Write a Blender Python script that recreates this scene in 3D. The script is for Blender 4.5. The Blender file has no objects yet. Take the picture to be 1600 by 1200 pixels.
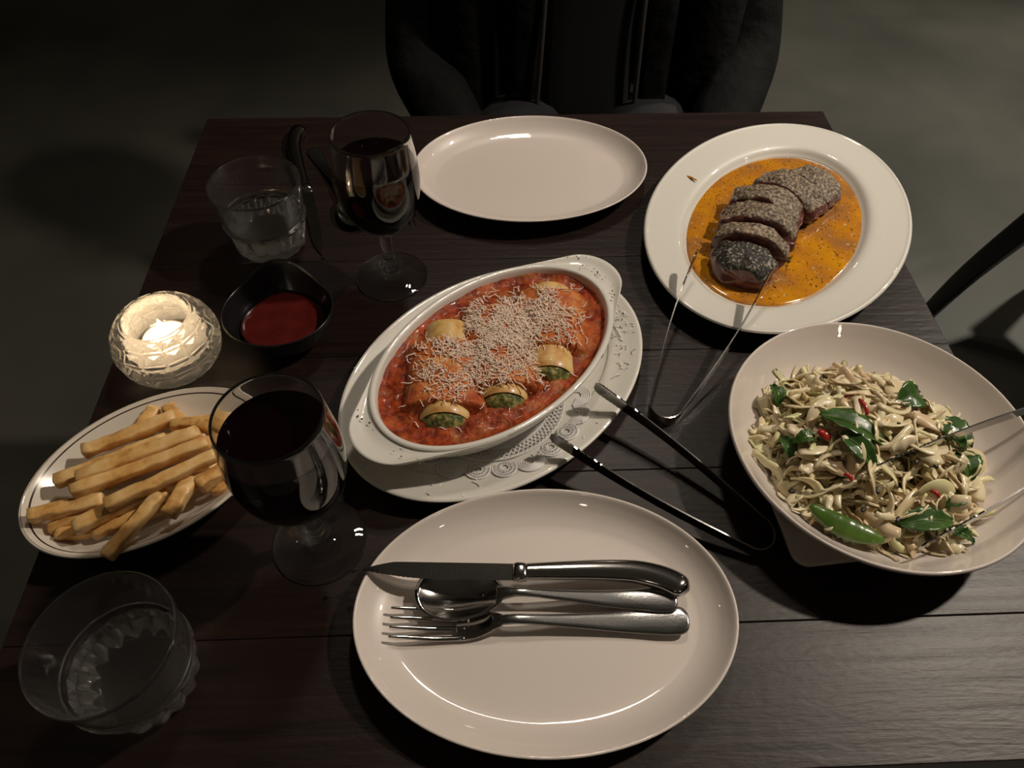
import bpy, bmesh, math, random
from mathutils import Vector, Matrix, noise

random.seed(7)
S = bpy.context.scene
COL = S.collection
T = 0.75                      # table top height
PI = math.pi

# ------------------------------------------------------------------ camera
cam_d = bpy.data.cameras.new('camera')
cam_d.sensor_width = 36.0
cam_d.lens = 36.0 * 1150.0 / 1600.0
cam_d.clip_start = 0.02
cam = bpy.data.objects.new('camera', cam_d)
COL.objects.link(cam)
R_ = Vector((0.99924021, -0.03766946, 0.01000048))
U_ = Vector((0.02337737, 0.78460112, 0.61955999))
F_ = Vector((0.03118488, 0.61885548, -0.7848856))
cam.matrix_world = Matrix(((R_.x, U_.x, -F_.x, 0.0), (R_.y, U_.y, -F_.y, 0.0), (R_.z, U_.z, -F_.z, T + 0.52), (0, 0, 0, 1)))
S.camera = cam

# ------------------------------------------------------------------ world and lamps of the room
W = bpy.data.worlds.new('world'); S.world = W; W.use_nodes = True
W.node_tree.nodes['Background'].inputs[0].default_value = (1.0, 0.86, 0.72, 1)
W.node_tree.nodes['Background'].inputs[1].default_value = 0.012

def spot(name, loc, target, energy, angle, radius, color=(1.0, 0.87, 0.72), blend=0.6):
    d = bpy.data.lights.new(name, 'SPOT'); d.energy = energy; d.spot_size = math.radians(angle); d.spot_blend = blend
    d.shadow_soft_size = radius; d.color = color
    o = bpy.data.objects.new(name, d); COL.objects.link(o); o.location = loc
    o.rotation_euler = (Vector(target) - Vector(loc)).to_track_quat('-Z', 'Y').to_euler()
    return o
def area(name, loc, target, energy, sx, sy, color=(1.0, 0.87, 0.72)):
    d = bpy.data.lights.new(name, 'AREA'); d.energy = energy; d.shape = 'RECTANGLE'; d.size = sx; d.size_y = sy; d.color = color
    o = bpy.data.objects.new(name, d); COL.objects.link(o); o.location = loc
    o.rotation_euler = (Vector(target) - Vector(loc)).to_track_quat('-Z', 'Y').to_euler()
    return o
spot('ceiling_spot', (1.40, 0.75, 2.45), (0.35, 0.5, T), 92, 75, 0.05)
area('ceiling_strip', (0.25, 1.40, 2.45), (0.1, 0.5, T), 2.7, 0.15, 0.045)
area('ceiling_strip', (0.25, 1.24, 2.45), (0.1, 0.5, T), 2.7, 0.15, 0.045)
spot('ceiling_spot', (2.3, 1.7, 2.5), (1.75, 1.35, 0.0), 190, 84, 0.05, (1.0, 0.93, 0.80))

vs = S.view_settings
vs.view_transform = 'Standard'; vs.look = 'None'; vs.gamma = 1.0; vs.use_curve_mapping = False
vs.exposure = 0.2

# ------------------------------------------------------------------ materials
def new_mat(name):
    m = bpy.data.materials.new(name); m.use_nodes = True
    return m, m.node_tree.nodes, m.node_tree.links, m.node_tree.nodes['Principled BSDF']
def rgba(c): return (c[0], c[1], c[2], 1.0)
def plain(name, col, rough=0.5, metal=0.0, spec=0.5, coat=0.0, trans=0.0, ior=1.5, bump=0.0, bscale=200.0, sss=0.0, crough=0.05):
    m, n, l, p = new_mat(name)
    p.inputs['Base Color'].default_value = rgba(col); p.inputs['Roughness'].default_value = rough
    p.inputs['Metallic'].default_value = metal; p.inputs['Specular IOR Level'].default_value = spec
    p.inputs['Coat Weight'].default_value = coat; p.inputs['Coat Roughness'].default_value = crough
    p.inputs['Transmission Weight'].default_value = trans; p.inputs['IOR'].default_value = ior
    if sss:
        p.inputs['Subsurface Weight'].default_value = sss; p.inputs['Subsurface Radius'].default_value = (0.004, 0.002, 0.001)
        p.inputs['Subsurface Scale'].default_value = 1.0
    if bump:
        tc = n.new('ShaderNodeTexCoord'); nz = n.new('ShaderNodeTexNoise'); nz.inputs['Scale'].default_value = bscale
        nz.inputs['Detail'].default_value = 4
        b = n.new('ShaderNodeBump'); b.inputs['Strength'].default_value = bump; b.inputs['Distance'].default_value = 0.001
        l.new(tc.outputs['Object'], nz.inputs['Vector']); l.new(nz.outputs['Fac'], b.inputs['Height']); l.new(b.outputs['Normal'], p.inputs['Normal'])
    return m
def noisy(name, stops, scale=40.0, detail=5.0, rough=0.5, bump=0.3, dist=0.001, spec=0.5, coat=0.0, stretch=(1, 1, 1), coords='Object', sss=0.0, metal=0.0):
    m, n, l, p = new_mat(name)
    tc = n.new('ShaderNodeTexCoord'); mp = n.new('ShaderNodeMapping'); mp.inputs['Scale'].default_value = stretch
    nz = n.new('ShaderNodeTexNoise'); nz.inputs['Scale'].default_value = scale; nz.inputs['Detail'].default_value = detail
    cr = n.new('ShaderNodeValToRGB')
    while len(cr.color_ramp.elements) < len(stops): cr.color_ramp.elements.new(0.5)
    for e, (pos, c) in zip(cr.color_ramp.elements, stops): e.position = pos; e.color = rgba(c)
    l.new(tc.outputs[coords], mp.inputs['Vector']); l.new(mp.outputs['Vector'], nz.inputs['Vector'])
    l.new(nz.outputs['Fac'], cr.inputs['Fac']); l.new(cr.outputs['Color'], p.inputs['Base Color'])
    p.inputs['Roughness'].default_value = rough; p.inputs['Specular IOR Level'].default_value = spec
    p.inputs['Coat Weight'].default_value = coat; p.inputs['Coat Roughness'].default_value = 0.08; p.inputs['Metallic'].default_value = metal
    if sss:
        p.inputs['Subsurface Weight'].default_value = sss; p.inputs['Subsurface Radius'].default_value = (0.004, 0.002, 0.001); p.inputs['Subsurface Scale'].default_value = 1.0
    if bump:
        b = n.new('ShaderNodeBump'); b.inputs['Strength'].default_value = bump; b.inputs['Distance'].default_value = dist
        l.new(nz.outputs['Fac'], b.inputs['Height']); l.new(b.outputs['Normal'], p.inputs['Normal'])
    m['nz'] = nz.name; m['cr'] = cr.name
    return m
def mix_spots(m, col, scale, thresh, soft=0.03, stretch=(1, 1, 1), kind='noise'):
    """lay small flecks of another colour over a material's base colour"""
    n, l = m.node_tree.nodes, m.node_tree.links; p = n['Principled BSDF']
    src = p.inputs['Base Color'].links[0].from_socket
    tc = n.new('ShaderNodeTexCoord'); mp = n.new('ShaderNodeMapping'); mp.inputs['Scale'].default_value = stretch
    l.new(tc.outputs['Object'], mp.inputs['Vector'])
    if kind == 'noise':
        t = n.new('ShaderNodeTexNoise'); t.inputs['Scale'].default_value = scale; t.inputs['Detail'].default_value = 2; out = t.outputs['Fac']
        lo, hi = thresh, thresh + soft
    else:
        t = n.new('ShaderNodeTexVoronoi'); t.inputs['Scale'].default_value = scale; out = t.outputs['Distance']; lo, hi = thresh, thresh - soft
    l.new(mp.outputs['Vector'], t.inputs['Vector'])
    mr = n.new('ShaderNodeMapRange'); mr.inputs['From Min'].default_value = lo; mr.inputs['From Max'].default_value = hi
    mx = n.new('ShaderNodeMix'); mx.data_type = 'RGBA'; mx.inputs['B'].default_value = rgba(col)
    l.new(out, mr.inputs['Value']); l.new(mr.outputs['Result'], mx.inputs['Factor']); l.new(src, mx.inputs['A']); l.new(mx.outputs['Result'], p.inputs['Base Color'])
    return m

def wood_mat():
    m, n, l, p = new_mat('dark_stained_wood')
    tc = n.new('ShaderNodeTexCoord'); mp = n.new('ShaderNodeMapping'); mp.inputs['Scale'].default_value = (1.2, 22, 6)
    l.new(tc.outputs['Object'], mp.inputs['Vector'])
    g = n.new('ShaderNodeTexNoise'); g.inputs['Scale'].default_value = 5; g.inputs['Detail'].default_value = 7; g.inputs['Roughness'].default_value = 0.65; g.inputs['Distortion'].default_value = 0.6
    l.new(mp.outputs['Vector'], g.inputs['Vector'])
    cr = n.new('ShaderNodeValToRGB'); e = cr.color_ramp.elements
    e[0].position = 0.3; e[0].color = (0.0060, 0.0031, 0.0024, 1); e[1].position = 0.75; e[1].color = (0.023, 0.0105, 0.0080, 1)
    l.new(g.outputs['Fac'], cr.inputs['Fac']); l.new(cr.outputs['Color'], p.inputs['Base Color'])
    f = n.new('ShaderNodeTexNoise'); f.inputs['Scale'].default_value = 160; f.inputs['Detail'].default_value = 5
    mp2 = n.new('ShaderNodeMapping'); mp2.inputs['Scale'].default_value = (0.6, 1.5, 1)
    l.new(tc.outputs['Object'], mp2.inputs['Vector']); l.new(mp2.outputs['Vector'], f.inputs['Vector'])
    b1 = n.new('ShaderNodeBump'); b1.inputs['Strength'].default_value = 0.35; b1.inputs['Distance'].default_value = 0.0012
    b2 = n.new('ShaderNodeBump'); b2.inputs['Strength'].default_value = 0.22; b2.inputs['Distance'].default_value = 0.001
    l.new(g.outputs['Fac'], b1.inputs['Height']); l.new(f.outputs['Fac'], b2.inputs['Height']); l.new(b1.outputs['Normal'], b2.inputs['Normal']); l.new(b2.outputs['Normal'], p.inputs['Normal'])
    p.inputs['Roughness'].default_value = 0.40; p.inputs['Specular IOR Level'].default_value = 0.38
    return m

M = {}
M['wood'] = wood_mat()
M['black_wood'] = plain('black_painted_wood', (0.006, 0.006, 0.006), 0.45, bump=0.1)
M['concrete'] = noisy('polished_concrete', [(0.25, (0.055, 0.055, 0.047)), (0.5, (0.085, 0.083, 0.07)), (0.8, (0.125, 0.12, 0.10))], 2.2, 9, 0.5, 0.15, 0.003)
M['plate'] = plain('warm_white_glaze', (0.73, 0.655, 0.60), 0.38, coat=1.0, crough=0.014)
M['plate_cool'] = plain('cool_white_glaze', (0.75, 0.725, 0.66), 0.38, coat=1.0, crough=0.014)
M['paper'] = plain('white_paper', (0.82, 0.80, 0.79), 0.8, spec=0.2)
def glass_mat(name, rough, cloud, tint=(1, 1, 1)):
    '''clear glass with diffuse haze mixed in to brighten it, in place of gathered light'''
    m, n, l, p = new_mat(name)
    p.inputs['Roughness'].default_value = rough; p.inputs['Transmission Weight'].default_value = 1.0; p.inputs['IOR'].default_value = 1.5; p.inputs['Base Color'].default_value = rgba(tint)
    t = n.new('ShaderNodeBsdfTranslucent'); d = n.new('ShaderNodeBsdfDiffuse'); a = n.new('ShaderNodeMixShader'); b = n.new('ShaderNodeMixShader')
    t.inputs['Color'].default_value = rgba((.95, .92, .86)); d.inputs['Color'].default_value = rgba((.9, .88, .82)); a.inputs[0].default_value = 0.5; b.inputs[0].default_value = cloud
    l.new(t.outputs[0], a.inputs[1]); l.new(d.outputs[0], a.inputs[2]); l.new(p.outputs[0], b.inputs[1]); l.new(a.outputs[0], b.inputs[2]); l.new(b.outputs[0], n['Material Output'].inputs['Surface'])
    return m
M['glass'] = glass_mat('clear_glass', 0.02, 0.004)
M['tumbler_glass'] = glass_mat('hazed_tumbler_glass', 0.04, 0.012)
_n, _l = M['tumbler_glass'].node_tree.nodes, M['tumbler_glass'].node_tree.links     # more haze in the fluted base, painting in the light it gathers
_tc, _sx, _mr = _n.new('ShaderNodeTexCoord'), _n.new('ShaderNodeSeparateXYZ'), _n.new('ShaderNodeMapRange')
_mr.inputs['From Min'].default_value = 0.036; _mr.inputs['From Max'].default_value = 0.032; _mr.inputs['To Min'].default_value = 0.010; _mr.inputs['To Max'].default_value = 0.065
_l.new(_tc.outputs['Object'], _sx.inputs[0]); _l.new(_sx.outputs['Z'], _mr.inputs['Value']); _l.new(_mr.outputs['Result'], [q for q in _n if q.type == 'MIX_SHADER'][1].inputs[0])
M['crystal'] = glass_mat('pressed_crystal', 0.02, 0.09)  # translucent haze mixed in so the candlelight makes the holder glow
M['water'] = plain('water', (1, 1, 1), 0.0, trans=1.0, ior=1.33)
M['wine'] = plain('red_wine', (0.0035, 0.0006, 0.0009), 0.02, spec=0.35)
M['steel'] = plain('polished_steel', (0.50, 0.49, 0.475), 0.13, 1.0, bump=0.03, bscale=350)
M['steel_worn'] = plain('scratched_steel', (0.36, 0.36, 0.355), 0.22, 1.0, bump=0.08, bscale=500)
M['black_ceramic'] = plain('black_ceramic', (0.008, 0.008, 0.009), 0.25, coat=0.3)
M['ketchup'] = noisy('ketchup', [(0.3, (0.066, 0.006, 0.005)), (0.7, (0.098, 0.011, 0.009))], 60, 3, 0.18, 0.25, 0.002, coat=0.5)
M['wax'] = plain('candle_wax', (0.92, 0.86, 0.76), 0.5, sss=0.4)
M['tin'] = plain('thin_aluminium', (0.75, 0.73, 0.7), 0.3, 1.0)
M['wick'] = plain('charred_wick', (0.01, 0.008, 0.006), 0.9)
m, n, l, p = new_mat('flame'); p.inputs['Base Color'].default_value = (1, .6, .25, 1); p.inputs['Emission Color'].default_value = (1, 0.62, 0.26, 1); p.inputs['Emission Strength'].default_value = 22; M['flame'] = m
M['fry'] = noisy('fried_potato', [(0.28, (0.46, 0.20, 0.05)), (0.45, (0.70, 0.40, 0.13)), (0.7, (0.82, 0.56, 0.25))], 85, 6, 0.40, 0.5, 0.0015, coat=0.15, sss=0.15)
M['meat'] = noisy('roast_meat', [(0.3, (0.055, 0.014, 0.011)), (0.55, (0.13, 0.042, 0.031)), (0.8, (0.20, 0.085, 0.062))], 120, 5, 0.32, 0.5, 0.0014, coat=0.4, stretch=(1, 1, 0.5))
M['crust'] = noisy('pepper_crust', [(0.36, (0.045, 0.030, 0.020)), (0.46, (0.15, 0.105, 0.068)), (0.57, (0.29, 0.22, 0.145)), (0.72, (0.50, 0.41, 0.30))], 330, 5, 0.55, 0.9, 0.002)
M['char'] = noisy('charred_crust', [(0.40, (0.006, 0.006, 0.005)), (0.55, (0.03, 0.026, 0.020)), (0.66, (0.40, 0.34, 0.25))], 330, 5, 0.55, 0.9, 0.002)
M['jus'] = noisy('amber_herb_jus', [(0.34, (0.64, 0.27, 0.008)), (0.5, (0.52, 0.20, 0.016)), (0.62, (0.36, 0.155, 0.045))], 26, 7, 0.12, 0.25, 0.001, coat=0.5)
mix_spots(M['jus'], (0.045, 0.042, 0.008), 330, 0.66, 0.04)
mix_spots(M['jus'], (0.30, 0.06, 0.012), 120, 0.70, 0.05)
mix_spots(M['jus'], (0.60, 0.42, 0.20), 260, 0.66, 0.06)
M['herb'] = noisy('chopped_herb', [(0.3, (0.012, 0.025, 0.006)), (0.7, (0.05, 0.08, 0.02))], 200, 3, 0.5, 0.3)
M['chili'] = plain('red_chili', (0.42, 0.022, 0.014), 0.25, coat=0.4)
M['leaf'] = noisy('green_leaf', [(0.3, (0.018, 0.055, 0.010)), (0.7, (0.075, 0.17, 0.03))], 50, 4, 0.3, 0.3, 0.001, coat=0.3)
M['pod'] = noisy('green_pod', [(0.3, (0.05, 0.115, 0.014)), (0.7, (0.11, 0.20, 0.035))], 60, 3, 0.25, 0.2, 0.001, coat=0.4)
M['seed'] = plain('black_seed', (0.012, 0.011, 0.010), 0.4)
M['pasta'] = noisy('egg_pasta', [(0.3, (0.56, 0.26, 0.07)), (0.5, (0.74, 0.48, 0.17)), (0.75, (0.82, 0.64, 0.30))], 75, 4, 0.4, 0.3, 0.001, coat=0.2)
M['filling'] = noisy('spinach_filling', [(0.34, (0.05, 0.07, 0.014)), (0.47, (0.16, 0.18, 0.045)), (0.57, (0.44, 0.34, 0.11)), (0.72, (0.60, 0.50, 0.24))], 190, 5, 0.45, 0.8, 0.002)
M['cheese'] = plain('grated_cheese', (0.88, 0.69, 0.55), 0.55, sss=0.2)
M['jacket'] = noisy('black_leather', [(0.3, (0.0022, 0.0022, 0.0024)), (0.7, (0.0055, 0.0052, 0.005))], 18, 6, 0.85, 0.9, 0.012, spec=0.15)
M['shirt'] = plain('black_cotton', (0.005, 0.005, 0.006), 0.9)
M['trousers'] = plain('dark_denim', (0.008, 0.008, 0.011), 0.85)
M['skin'] = plain('skin', (0.42, 0.25, 0.18), 0.5)
M['hair'] = plain('dark_hair', (0.012, 0.008, 0.006), 0.5)
M['zip'] = plain('zip_tape', (0.06, 0.057, 0.055), 0.4, 0.3)
M['eye'] = plain('eye', (0.6, 0.58, 0.55), 0.2)

def cabbage_mat():
    m, n, l, p = new_mat('dressed_cabbage')
    oi = n.new('ShaderNodeObjectInfo'); ge = n.new('ShaderNodeNewGeometry')
    ad = n.new('ShaderNodeMath'); ad.operation = 'ADD'; fr = n.new('ShaderNodeMath'); fr.operation = 'FRACT'
    l.new(oi.outputs['Random'], ad.inputs[0]); l.new(ge.outputs['Random Per Island'], ad.inputs[1]); l.new(ad.outputs[0], fr.inputs[0])
    cr = n.new('ShaderNodeValToRGB'); st = [(0.0, (0.76, 0.62, 0.37)), (0.3, (0.86, 0.75, 0.52)), (0.6, (0.82, 0.71, 0.45)), (0.75, (0.70, 0.68, 0.34)), (0.84, (0.80, 0.66, 0.46)), (1.0, (0.66, 0.48, 0.28))]
    while len(cr.color_ramp.elements) < len(st): cr.color_ramp.elements.new(0.5)
    for e, (q, c) in zip(cr.color_ramp.elements, st): e.position = q; e.color = rgba(c)
    l.new(fr.outputs[0], cr.inputs['Fac']); l.new(cr.outputs['Color'], p.inputs['Base Color'])
    p.inputs['Roughness'].default_value = 0.35; p.inputs['Coat Weight'].default_value = 0.25; p.inputs['Coat Roughness'].default_value = 0.1
    p.inputs['Subsurface Weight'].default_value = 0.2; p.inputs['Subsurface Radius'].default_value = (0.003, 0.002, 0.001); p.inputs['Subsurface Scale'].default_value = 1.0
    return m
M['cabbage'] = cabbage_mat()

def bake_mat():
    m, n, l, p = new_mat('tomato_sauce_and_melted_cheese')
    at = n.new('ShaderNodeAttribute'); at.attribute_name = 'cheese'
    tc = n.new('ShaderNodeTexCoord')
    n1 = n.new('ShaderNodeTexNoise'); n1.inputs['Scale'].default_value = 55; n1.inputs['Detail'].default_value = 6; n1.inputs['Roughness'].default_value = 0.65
    n2 = n.new('ShaderNodeTexNoise'); n2.inputs['Scale'].default_value = 130; n2.inputs['Detail'].default_value = 5
    for t in (n1, n2): l.new(tc.outputs['Object'], t.inputs['Vector'])
    sa = n.new('ShaderNodeValToRGB'); e = sa.color_ramp.elements
    e[0].position = .35; e[0].color = (0.13, 0.011, 0.003, 1); e[1].position = .7; e[1].color = (0.44, 0.066, 0.013, 1)
    ch = n.new('ShaderNodeValToRGB'); e = ch.color_ramp.elements; e.new(0.5)
    e[0].position = .3; e[0].color = (0.34, 0.050, 0.014, 1); e[1].position = .5; e[1].color = (0.56, 0.155, 0.042, 1); e[2].position = .68; e[2].color = (0.70, 0.36, 0.12, 1)
    l.new(n2.outputs['Fac'], sa.inputs['Fac']); l.new(n1.outputs['Fac'], ch.inputs['Fac'])
    a1 = n.new('ShaderNodeMath'); a1.operation = 'MULTIPLY_ADD'; a1.inputs[1].default_value = 1.2; a1.inputs[2].default_value = -0.6
    l.new(n1.outputs['Fac'], a1.inputs[0])
    a2 = n.new('ShaderNodeMath'); a2.operation = 'ADD'; a2.use_clamp = True
    l.new(a1.outputs[0], a2.inputs[0]); l.new(at.outputs['Fac'], a2.inputs[1])
    mx = n.new('ShaderNodeMix'); mx.data_type = 'RGBA'
    l.new(a2.outputs[0], mx.inputs['Factor']); l.new(sa.outputs['Color'], mx.inputs['A']); l.new(ch.outputs['Color'], mx.inputs['B']); l.new(mx.outputs['Result'], p.inputs['Base Color'])
    b = n.new('ShaderNodeBump'); b.inputs['Strength'].default_value = 0.9; b.inputs['Distance'].default_value = 0.003
    l.new(n2.outputs['Fac'], b.inputs['Height']); l.new(b.outputs['Normal'], p.inputs['Normal'])
    p.inputs['Roughness'].default_value = 0.42; p.inputs['Specular IOR Level'].default_value = 0.22; p.inputs['Coat Weight'].default_value = 0.10; p.inputs['Coat Roughness'].default_value = 0.1
    return m
M['bake'] = bake_mat()

def lined_plate_mat(a, b):
    """white glaze with two printed brown bands following the oval rim"""
    m, n, l, p = new_mat('lined_white_glaze')
    tc = n.new('ShaderNodeTexCoord'); mp = n.new('ShaderNodeMapping'); mp.inputs['Scale'].default_value = (1 / a, 1 / b, 0)
    ln = n.new('ShaderNodeVectorMath'); ln.operation = 'LENGTH'
    l.new(tc.outputs['Object'], mp.inputs['Vector']); l.new(mp.outputs['Vector'], ln.inputs[0])
    cr = n.new('ShaderNodeValToRGB'); cr.color_ramp.interpolation = 'CONSTANT'
    w = (0.72, 0.66, 0.57); k = (0.05, 0.03, 0.02)
    st = [(0.0, w), (0.925, k), (0.936, w), (0.972, (0.34, 0.28, 0.22)), (0.978, w)]
    while len(cr.color_ramp.elements) < len(st): cr.color_ramp.elements.new(0.5)
    for e, (q, c) in zip(cr.color_ramp.elements, st): e.position = q; e.color = rgba(c)
    l.new(ln.outputs['Value'], cr.inputs['Fac']); l.new(cr.outputs['Color'], p.inputs['Base Color'])
    p.inputs['Roughness'].default_value = 0.2; p.inputs['Coat Weight'].default_value = 0.6; p.inputs['Coat Roughness'].default_value = 0.05
    return m

# ------------------------------------------------------------------ mesh helpers
def link(o, parent=None):
    COL.objects.link(o)
    if parent is not None: o.parent = parent
    return o
def mk(name, verts, faces, mat, parent=None, smooth=True, mats=None, fmat=None):
    me = bpy.data.meshes.new(name); me.from_pydata([tuple(v) for v in verts], [], faces); me.validate()
    for q in (mats or [mat]): me.materials.append(q)
    if fmat: me.polygons.foreach_set('material_index', fmat)
    if smooth: me.polygons.foreach_set('use_smooth', [True] * len(me.polygons))
    bm = bmesh.new(); bm.from_mesh(me); bmesh.ops.recalc_face_normals(bm, faces=bm.faces); bm.to_mesh(me); bm.free()
    return link(bpy.data.objects.new(name, me), parent)
def empty(name, loc, rz=0.0):
    o = bpy.data.objects.new(name, None); o.empty_display_size = 0.02; o.location = loc; o.rotation_euler = (0, 0, rz)
    return link(o)
def tag(o, label, cat, group=None, kind=None):
    o['label'] = label; o['category'] = cat
    if group: o['group'] = group
    if kind: o['kind'] = kind
    return o
def curve(pts, k=6):
    """Catmull-Rom resampling of a list of tuples"""
    out = []
    P = [pts[0]] + list(pts) + [pts[-1]]
    for i in range(1, len(P) - 2):
        p0, p1, p2, p3 = P[i - 1], P[i], P[i + 1], P[i + 2]
        for j in range(k):
            t = j / k
            out.append(tuple(0.5 * (2 * b + (c - a) * t + (2 * a - 5 * b + 4 * c - d) * t * t + (3 * b - a - 3 * c + d) * t ** 3) for a, b, c, d in zip(p0, p1, p2, p3)))
    out.append(tuple(pts[-1]))
    return out
def rings(rows, N, point, cap0=True, cap1=True):
    """rows of any data; point(row, angle) -> xyz"""
    V, Fc = [], []
    for r in rows:
        for i in range(N): V.append(point(r, 2 * PI * i / N))
    for j in range(len(rows) - 1):
        for i in range(N):
            k = (i + 1) % N
            Fc.append((j * N + i, j * N + k, (j + 1) * N + k, (j + 1) * N + i))
    for flag, j in ((cap0, 0), (cap1, len(rows) - 1)):
        if flag:
            c = [sum(V[j * N + i][q] for i in range(N)) / N for q in range(3)]
            V.append(tuple(c))
            for i in range(N): Fc.append((len(V) - 1, j * N + i, j * N + (i + 1) % N))
    return V, Fc
def lathe(name, prof, mat, parent=None, N=64, k=0, smooth=True, cap0=True, cap1=True):
    if k: prof = curve(prof, k)
    V, Fc = rings(prof, N, lambda r, a: (r[0] * math.cos(a), r[0] * math.sin(a), r[1]), cap0, cap1)
    return mk(name, V, Fc, mat, parent, smooth)
def oval(name, a, b, top, bot, mat, parent=None, N=112):
    """oval dish; top / bot = (distance inside the rim, height), listed rim -> centre"""
    prof = list(reversed(curve(top, 5))) + curve(bot, 5)
    V, Fc = rings(prof, N, lambda r, t: ((a - r[0]) * math.cos(t), (b - r[0]) * math.sin(t), r[1]))
    return mk(name, V, Fc, mat, parent)
def sweep_data(path, W_, H_, up=(0, 0, 1), n=8, power=2.0, twist=None, updirs=None):
    """tube along path: half width W_ sideways, half height H_ along up"""
    P = [Vector(p) for p in path]; V, Fc = [], []
    for i, p in enumerate(P):
        t = (P[min(i + 1, len(P) - 1)] - P[max(i - 1, 0)]).normalized()
        u = Vector(updirs[i] if updirs else up); u = u - t * u.dot(t)
        if u.length < 1e-6: u = t.orthogonal()
        u.normalize(); s = t.cross(u)
        if twist: 
            q = Matrix.Rotation(twist[i], 3, t); u = q @ u; s = q @ s
        w = W_[i] if hasattr(W_, '__len__') else W_; h = H_[i] if hasattr(H_, '__len__') else H_
        for j in range(n):
            a = 2 * PI * (j + 0.5) / n; c, d = math.cos(a), math.sin(a)
            e = 2.0 / power
            c = math.copysign(abs(c) ** e, c); d = math.copysign(abs(d) ** e, d)
            if n == 4: c, d = math.copysign(1, c), math.copysign(1, d)
            V.append(tuple(p + s * (w * c) + u * (h * d)))
    for i in range(len(P) - 1):
        for j in range(n):
            k = (j + 1) % n; Fc.append((i * n + j, i * n + k, (i + 1) * n + k, (i + 1) * n + j))
    Fc.append(tuple(range(n))[::-1]); Fc.append(tuple((len(P) - 1) * n + j for j in range(n)))
    return V, Fc
def sweep(name, path, W_, H_, mat, parent=None, smooth=True, **kw):
    V, Fc = sweep_data(path, W_, H_, **kw)
    return mk(name, V, Fc, mat, parent, smooth)
def join(parts):
    V, Fc = [], []
    for v, f in parts:
        o = len(V); V += list(v); Fc += [tuple(i + o for i in q) for q in f]
    return V, Fc
def box_data(x0, x1, y0, y1, z0, z1):
    V = [(x, y, z) for z in (z0, z1) for y in (y0, y1) for x in (x0, x1)]
    return V, [(0, 2, 3, 1), (4, 5, 7, 6), (0, 1, 5, 4), (1, 3, 7, 5), (3, 2, 6, 7), (2, 0, 4, 6)]
def bevel(o, w=0.002, seg=2):
    m_ = o.modifiers.new('bevel', 'BEVEL'); m_.width = w; m_.segments = seg; m_.limit_method = 'ANGLE'
    return o
def roughen(o, amp, scale, seed=0.0):
    for v in o.data.vertices:
        d = noise.noise_vector(v.co * scale + Vector((seed, seed * 1.7, -seed))) 
        v.co += d * amp
    return o

# ------------------------------------------------------------------ floor
V, Fc = box_data(-4, 5, -3, 7, -0.05, 0.0)
o = mk('floor', V, Fc, M['concrete'], smooth=False); tag(o, 'grey green polished concrete floor around the table', 'floor', kind='structure')

M['wall'] = noisy('dark_wall_paint', [(0.3, (0.10, 0.095, 0.085)), (0.7, (0.15, 0.14, 0.125))], 3, 6, 0.8, 0.1)
M['ceiling'] = plain('ceiling_paint', (0.42, 0.40, 0.37), 0.9)
for nm, q in (('wall_back', (-4, 5, 7, 7.1, 0, 2.9)), ('wall_front', (-4, 5, -3.1, -3, 0, 2.9)), ('wall_left', (-4.1, -4, -3, 7, 0, 2.9)), ('wall_right', (5, 5.1, -3, 7, 0, 2.9)), ('ceiling', (-4, 5, -3, 7, 2.9, 3.0))):
    o = mk(nm, *box_data(*q), M['ceiling' if nm == 'ceiling' else 'wall'], smooth=False); tag(o, 'dark painted ' + nm.split('_')[0] + ' of the dim dining room', nm.split('_')[0], kind='structure')
m, n, l, p = new_mat('added_globe_glow'); p.inputs['Base Color'].default_value = (1, .9, .75, 1); p.inputs['Emission Color'].default_value = (1, .84, .64, 1); p.inputs['Emission Strength'].default_value = 22; M['globe'] = m
for i, (x, y) in enumerate([(-2.6, 1.2), (-2.2, -1.2), (.9, 4.2), (2.6, 3.2), (2.6, .2), (1.3, -1.5), (-.3, -1.8)]):  # glowing globes added out of view, for fill and sparkle in the glass
    e = empty('added_globe_lamp', (x, y, 2.9)); tag(e, 'added unseen glowing globe giving the glass something to reflect', 'lamp', 'added reflection globes')
    sweep('cord', [(0, 0, 0), (0, 0, -.70)], .003, .003, M['black_wood'], e, n=6, up=(0, 1, 0))
    lathe('globe', [(.001, -.70), (.02, -.702), (.038, -.72), (.045, -.745), (.038, -.772), (.02, -.788), (.001, -.79)], M['globe'], e, 24, k=2)
    lathe('socket', [(.001, -.66), (.014, -.665), (.018, -.70), (.016, -.712), (.001, -.712)], M['black_wood'], e, 16)

# ------------------------------------------------------------------ table
tb = empty('dining_table', (0.046, 0.47, 0)); tag(tb, 'square dark stained wooden dining table made of planks', 'table')
X0, X1 = -0.390, 0.390
ys = [-0.379, -0.283, -0.153, -0.023, 0.107, 0.237, 0.374]
for i in range(6):
    V, Fc = box_data(X0, X1, ys[i] + 0.00015, ys[i + 1] - 0.00015, T - 0.032, T)
    pl = bevel(mk('plank', V, Fc, M['wood'], tb, smooth=False), 0.0007, 2)
V, Fc = box_data(-0.30, 0.30, -0.29, 0.29, T - 0.05, T - 0.0325); mk('underframe', V, Fc, M['black_wood'], tb, smooth=False)
sweep('column', [(0, 0, 0.03), (0, 0, 0.68)], 0.04, 0.04, M['black_wood'], tb, n=20, up=(0, 1, 0))
mk('mounting_plate', *box_data(-0.15, 0.15, -0.15, 0.15, 0.675, T - 0.05), M['black_wood'], tb, smooth=False)
lathe('base', [(0.02, 0.045), (0.06, 0.04), (0.2, 0.022), (0.24, 0.014), (0.245, 0.0), (0.1, 0.0)], M['black_wood'], tb, 48)

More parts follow.
